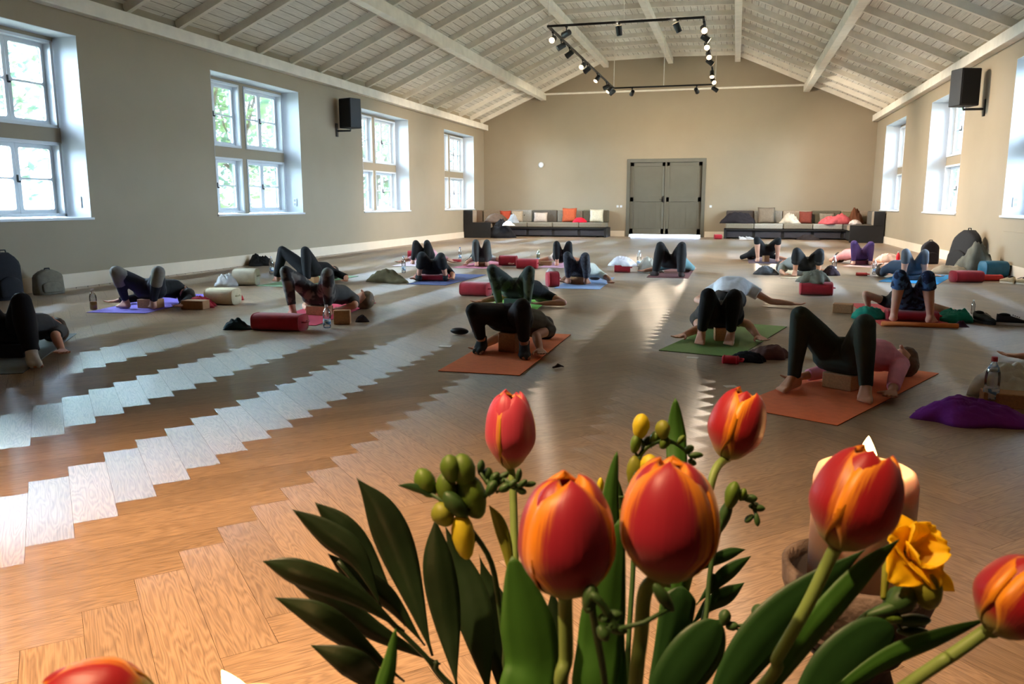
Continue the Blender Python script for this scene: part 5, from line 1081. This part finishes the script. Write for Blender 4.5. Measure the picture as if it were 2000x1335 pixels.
freesia('freesia with plump green buds and one yellow bud at the left of the bouquet', [(985, 935, .50), (930, 985, .50), (905, 1010, .50), (960, 1100, .51), (985, 1250, .52), (1010, 1350, .52)], [
    (832, 942, 42, 56, -25, 'g'), (874, 956, 42, 64, -12, 'g'), (880, 914, 40, 50, -8, 'g'), (906, 918, 50, 62, -14, 'g'), (922, 968, 60, 82, -18, 'g'), (866, 1003, 46, 46, -30, 'o'), (906, 1046, 46, 84, -8, 'y'), (890, 985, 36, 60, -40, 'd'),
    (939, 912, 16, 28, 6, 'd'), (952, 926, 20, 26, 12, 'd'), (966, 932, 18, 24, 40, 'd'), (982, 930, 14, 26, 55, 'd'), (960, 952, 22, 30, 30, 'd'), (985, 952, 18, 24, 60, 'd'), (1000, 945, 14, 22, 50, 'd'), (1013, 928, 13, 26, 10, 'd'), (1020, 944, 13, 22, 50, 'd'), (1034, 945, 12, 24, 80, 'd'), (1018, 958, 14, 20, 110, 'd')])
freesia('freesia with a yellow bud on top standing behind the front blooms', [(1352, 890, .58), (1310, 862, .58), (1270, 868, .58), (1244, 905, .58), (1240, 985, .57), (1236, 1120, .56), (1225, 1330, .54)], [
    (1251, 832, 34, 46, 8, 'y'), (1241, 866, 22, 34, 10, 'g'), (1295, 838, 30, 34, -5, 'o'), (1279, 855, 22, 34, 30, 'g'), (1262, 866, 18, 30, 25, 'd'), (1298, 864, 20, 24, 30, 'g'), (1239, 922, 32, 62, 0, 'o'), (1270, 910, 38, 44, -6, 'y'),
    (1330, 858, 12, 20, 40, 'g'), (1346, 876, 15, 18, 60, 'd'), (1358, 888, 13, 26, 85, 'd'), (1367, 888, 9, 12, 90, 'd'), (1352, 902, 13, 16, 120, 'd'), (1237, 955, 28, 40, 10, 'd'), (1209, 965, 18, 70, -14, 'd'), (1172, 950, 14, 34, 4, 'y'), (1209, 1008, 16, 30, 0, 'o')])
freesia('freesia with tiny green buds curving right beside the leaning tulip', [(1478, 1010, .56), (1466, 975, .56), (1432, 960, .56), (1412, 1010, .56), (1388, 1110, .56), (1376, 1220, .55), (1340, 1340, .54)], [
    (1430, 966, 30, 50, 12, 'g'), (1450, 965, 16, 24, 20, 'g'), (1466, 973, 17, 24, 85, 'd'), (1481, 991, 15, 24, 95, 'd'), (1472, 986, 12, 18, 70, 'd'), (1463, 1012, 13, 20, -130, 'd'), (1478, 1014, 12, 24, 175, 'd'), (1414, 1008, 24, 66, 18, 'd')])
freesia('freesia stalk of small dark buds low between the two front blooms', [(1205, 1228, .36), (1190, 1200, .36), (1155, 1165, .36), (1175, 1290, .38), (1190, 1390, .40)], [
    (1152, 1168, 34, 52, 10, 'd'), (1192, 1203, 24, 44, 75, 'd'), (1204, 1228, 20, 40, 100, 'd'), (1296, 1166, 26, 62, -35, 'd'), (1178, 1236, 24, 30, 150, 'd')])
freesia('freesia stalk with small round buds low at right of centre', [(1432, 1222, .56), (1415, 1208, .56), (1400, 1240, .56), (1370, 1340, .55)], [
    (1415, 1205, 24, 30, 10, 'd'), (1430, 1222, 18, 22, 80, 'd'), (1404, 1222, 18, 24, -10, 'd'), (1480, 1196, 26, 32, 10, 'd'), (1497, 1200, 22, 26, 60, 'd'), (1462, 1226, 16, 22, -20, 'd')])
fr = freesia('open yellow freesia blossom in front of the candle holder', [(1742, 1175, .47), (1700, 1195, .47), (1660, 1230, .47), (1600, 1300, .465), (1530, 1400, .46)], [
    (1808, 1148, 82, 52, 82, 'o'), (1758, 1172, 54, 62, 50, 'd'), (1781, 1211, 26, 64, 86, 'd'), (1786, 1234, 22, 58, 92, 'd'), (1730, 1190, 26, 70, 70, 'd'), (1740, 1205, 24, 40, 100, 'g')])
def blossom(cx, cy, Dd, R0, par):
    c = at(cx, cy, Dd); rd = random.Random(4); ax = (ROT @ Vector((.35, .45, .8))).normalized(); x = ax.orthogonal().normalized(); y = ax.cross(x); org = Vector(par.location); R_ = R0 * Dd / F_PX
    for k in range(9):
        ring = k // 3; ph = 2 * PI * (k % 3) / 3 + ring * 1.05 + rd.uniform(-.15, .15); V = []; n, m = 12, 12
        for i in range(n + 1):
            v = i / n; wv = R_ * (.62 - .08 * ring) * math.sin(PI * (.08 + .80 * v)) ** .8
            tilt = (1.15, .75, .35)[ring]; th = tilt * (v ** .8) * 1.15
            rr = R_ * (.15 + 1.0 * math.sin(min(1.45, th + .15)) * v); z = R_ * (.75 * v * math.cos(th) + .1 * ring) - R_ * .35
            for j in range(m + 1):
                u = j / m * 2 - 1; e = x * math.cos(ph) + y * math.sin(ph); s = ax.cross(e)
                cupd = R_ * .22 * (u * u) * (1 - .3 * v); ruf = R_ * .035 * math.sin(8 * u + 3 * k) * v
                V.append(c - org + e * (rr - cupd) + s * u * wv + ax * (z + ruf + cupd * .6))
        F = [(i * (m + 1) + j, i * (m + 1) + j + 1, (i + 1) * (m + 1) + j + 1, (i + 1) * (m + 1) + j) for i in range(n) for j in range(m)]
        MB().add(V, F).build('petal', m_yel, par, smooth=True, solid=.0005)
    MB().tube([c - org - ax * R_ * .3, c - org - ax * R_ * .9 + Vector((0, 0, -.005)), at(1725, 1168, .47) - org], [R_ * .28, R_ * .12, R_ * .07], 12).build('flower_tube', m_obud, par, smooth=True)
blossom(1783, 1078, .47, 76, fr)
leaf('bract', par=fr, pts=[(1864, 1154, .475), (1845, 1138, .472), (1815, 1120, .47), (1780, 1105, .47)], wpx=34, mt=m_yel, fold=.3)
MB().tube([at(783 + 0, 947, .52), at(815, 952, .52), at(850, 965, .51), at(900, 1000, .50)], [.0004, .003, .0035, .002], 8)
fl0 = bpy.data.objects['freesia']; leaf('bract', par=fl0, pts=[(777, 947, .50), (805, 950, .50), (832, 960, .50), (862, 978, .50)], wpx=16, mt=m_tleaf2, fold=.3)
leaf('bract', par=fl0, pts=[(955, 985, .505), (975, 1020, .505), (992, 1080, .505), (1000, 1160, .505)], wpx=26, mt=m_obud, fold=.3)

# candles
m_wax = M('ivory_wax', (232, 196, 172), .45, .03, 8, sss=.5); m_wick = M('wick', (30, 24, 20), .9)
m_flame = M('candle_flame', (255, 206, 130), .5, 0, 1, emit=12)
m_wood = M('carved_wood', (104, 90, 80), .8, .3, 14, .5, rgb2=(70, 58, 50)); m_pan = M('candle_pan', (44, 40, 40), .4, .2, 20)
def flame(c, h, par, lean=0):
    pr = [(.05, 0), (.6, .08), (.95, .22), (1, .34), (.8, .55), (.45, .78), (.15, .94), (.01, 1)]; r = h * .27
    o = MB().lathe([(a * r, z * h) for a, z in pr], n=16).build('flame', m_flame, par, smooth=True); o.location = c; o.rotation_euler = (0, lean, 0)
    ld = bpy.data.lights.new('flame_light', 'POINT'); ld.energy = .05; ld.color = (1, .55, .2); ld.shadow_soft_size = .012
    lo = bpy.data.objects.new('flame_light', ld); COL.objects.link(lo); lo.parent = par; lo.location = Vector(c) + Vector((0, 0, h * 1.5))
ct = at(1692, 912, .66); r = .0402; TT = .58
cb = ct.z - .098
ho = thing('candle_holder', 'turned wooden candle holder with a dark pan under the ivory pillar candle', 'candle holder', (ct.x, ct.y, TT))
z1 = cb - TT                            # height of the pan floor
MB().lathe([(.0, 0), (.062, 0), (.064, .012), (.05, .022), (.034, .035), (.030, .06), (.040, .075), (.046, .10), (.038, .118), (.027, .126), (.030, .135), (.047, .152), (.044, .168), (.030, z1 - .075), (.036, z1 - .055), (.052, z1 - .03), (.060, z1 - .005), (.061, z1 + .012), (.056, z1 + .014), (.054, z1 + .004), (.050, z1 - .004)], n=40).build('turned_body', m_wood, ho, smooth=True)
MB().lathe([(.0, z1 - .006), (.053, z1 - .006), (.054, z1 + .003), (.050, z1 + .0), (0, z1 - .001)], n=32).build('pan', m_pan, ho, smooth=True)
for zq in (z1 - .038, z1 - .060, .15): MB().tube([((.052 if zq == z1 - .038 else .037 if zq > .2 else .047) * math.cos(a * PI / 16), (.052 if zq == z1 - .038 else .037 if zq > .2 else .047) * math.sin(a * PI / 16), zq) for a in range(33)], .0022, 6).build('carved_ring', m_wood, ho, smooth=True)
ca = thing('candle', 'ivory pillar candle burning behind the large red tulip', 'candle', (ct.x, ct.y, cb))
hh = ct.z - cb
MB().lathe([(0, 0), (r, 0), (r, hh - .012), (r * .93, hh - .002), (r * .84, hh), (r * .70, hh - .010), (r * .4, hh - .018), (0, hh - .02)], n=40).build('wax', m_wax, ca, smooth=True)
MB().tube([(0, 0, hh - .022), (.001, 0, hh - .004)], .0011, 6).build('wick', m_wick, ca)
tip = at(1681, 843, .66); flame((0, 0, hh - .008), max(.02, (tip.z - ct.z) + .006), ca)
c2 = at(478, 1378, .40)
c2o = thing('candle', 'burning candle low at the bottom left, only its flame in view', 'candle', (c2.x, c2.y, TT + .18))
h2 = c2.z - TT - .18
MB().lathe([(0, 0), (.024, 0), (.024, h2 - .006), (.021, h2 - .001), (.012, h2 - .005), (0, h2 - .006)], n=28).build('wax', m_wax, c2o, smooth=True)
MB().tube([(0, 0, h2 - .007), (0, 0, h2 + .004)], .0010, 6).build('wick', m_wick, c2o); flame((0, 0, h2), .021, c2o, -.6)
h2o = MB().lathe([(.0, 0), (.045, 0), (.045, .01), (.016, .03), (.013, .09), (.02, .14), (.032, .165), (.033, .18), (0, .18)], n=28).build('candle_holder', m_wood, smooth=True); h2o.location = (c2.x, c2.y, TT)
tag(h2o, 'low turned wooden holder under the candle at the bottom left', 'candle holder')
va = MB().lathe([(0, 0), (.05, 0), (.055, .01), (.07, .08), (.062, .15), (.045, .20), (.048, .225), (.044, .225), (.041, .20), (.058, .15), (.066, .08), (.05, .015), (0, .012)], n=36).build('vase', M('white_ceramic', (226, 222, 214), .3, .03, 8), smooth=True); va.location = (VM.x, VM.y, TT)
tag(va, 'white ceramic vase holding the tulips and freesias', 'vase')
tb = thing('side_table', 'low wooden table carrying the vase and candles', 'table', (.15, .48, 0))
MB().box((-.50, -.34, TT - .03), (.50, .30, TT)).build('table_top', m_wood, tb, bevel=.005)
for x in (-.46, .46):
    for y in (-.30, .26): MB().box((x - .02, y - .02, 0), (x + .02, y + .02, TT - .03)).build('leg', m_wood, tb)
for o in bpy.data.objects:
    if o.type == 'MESH' and o.data.name.startswith('caps'): o.data.name = o.name
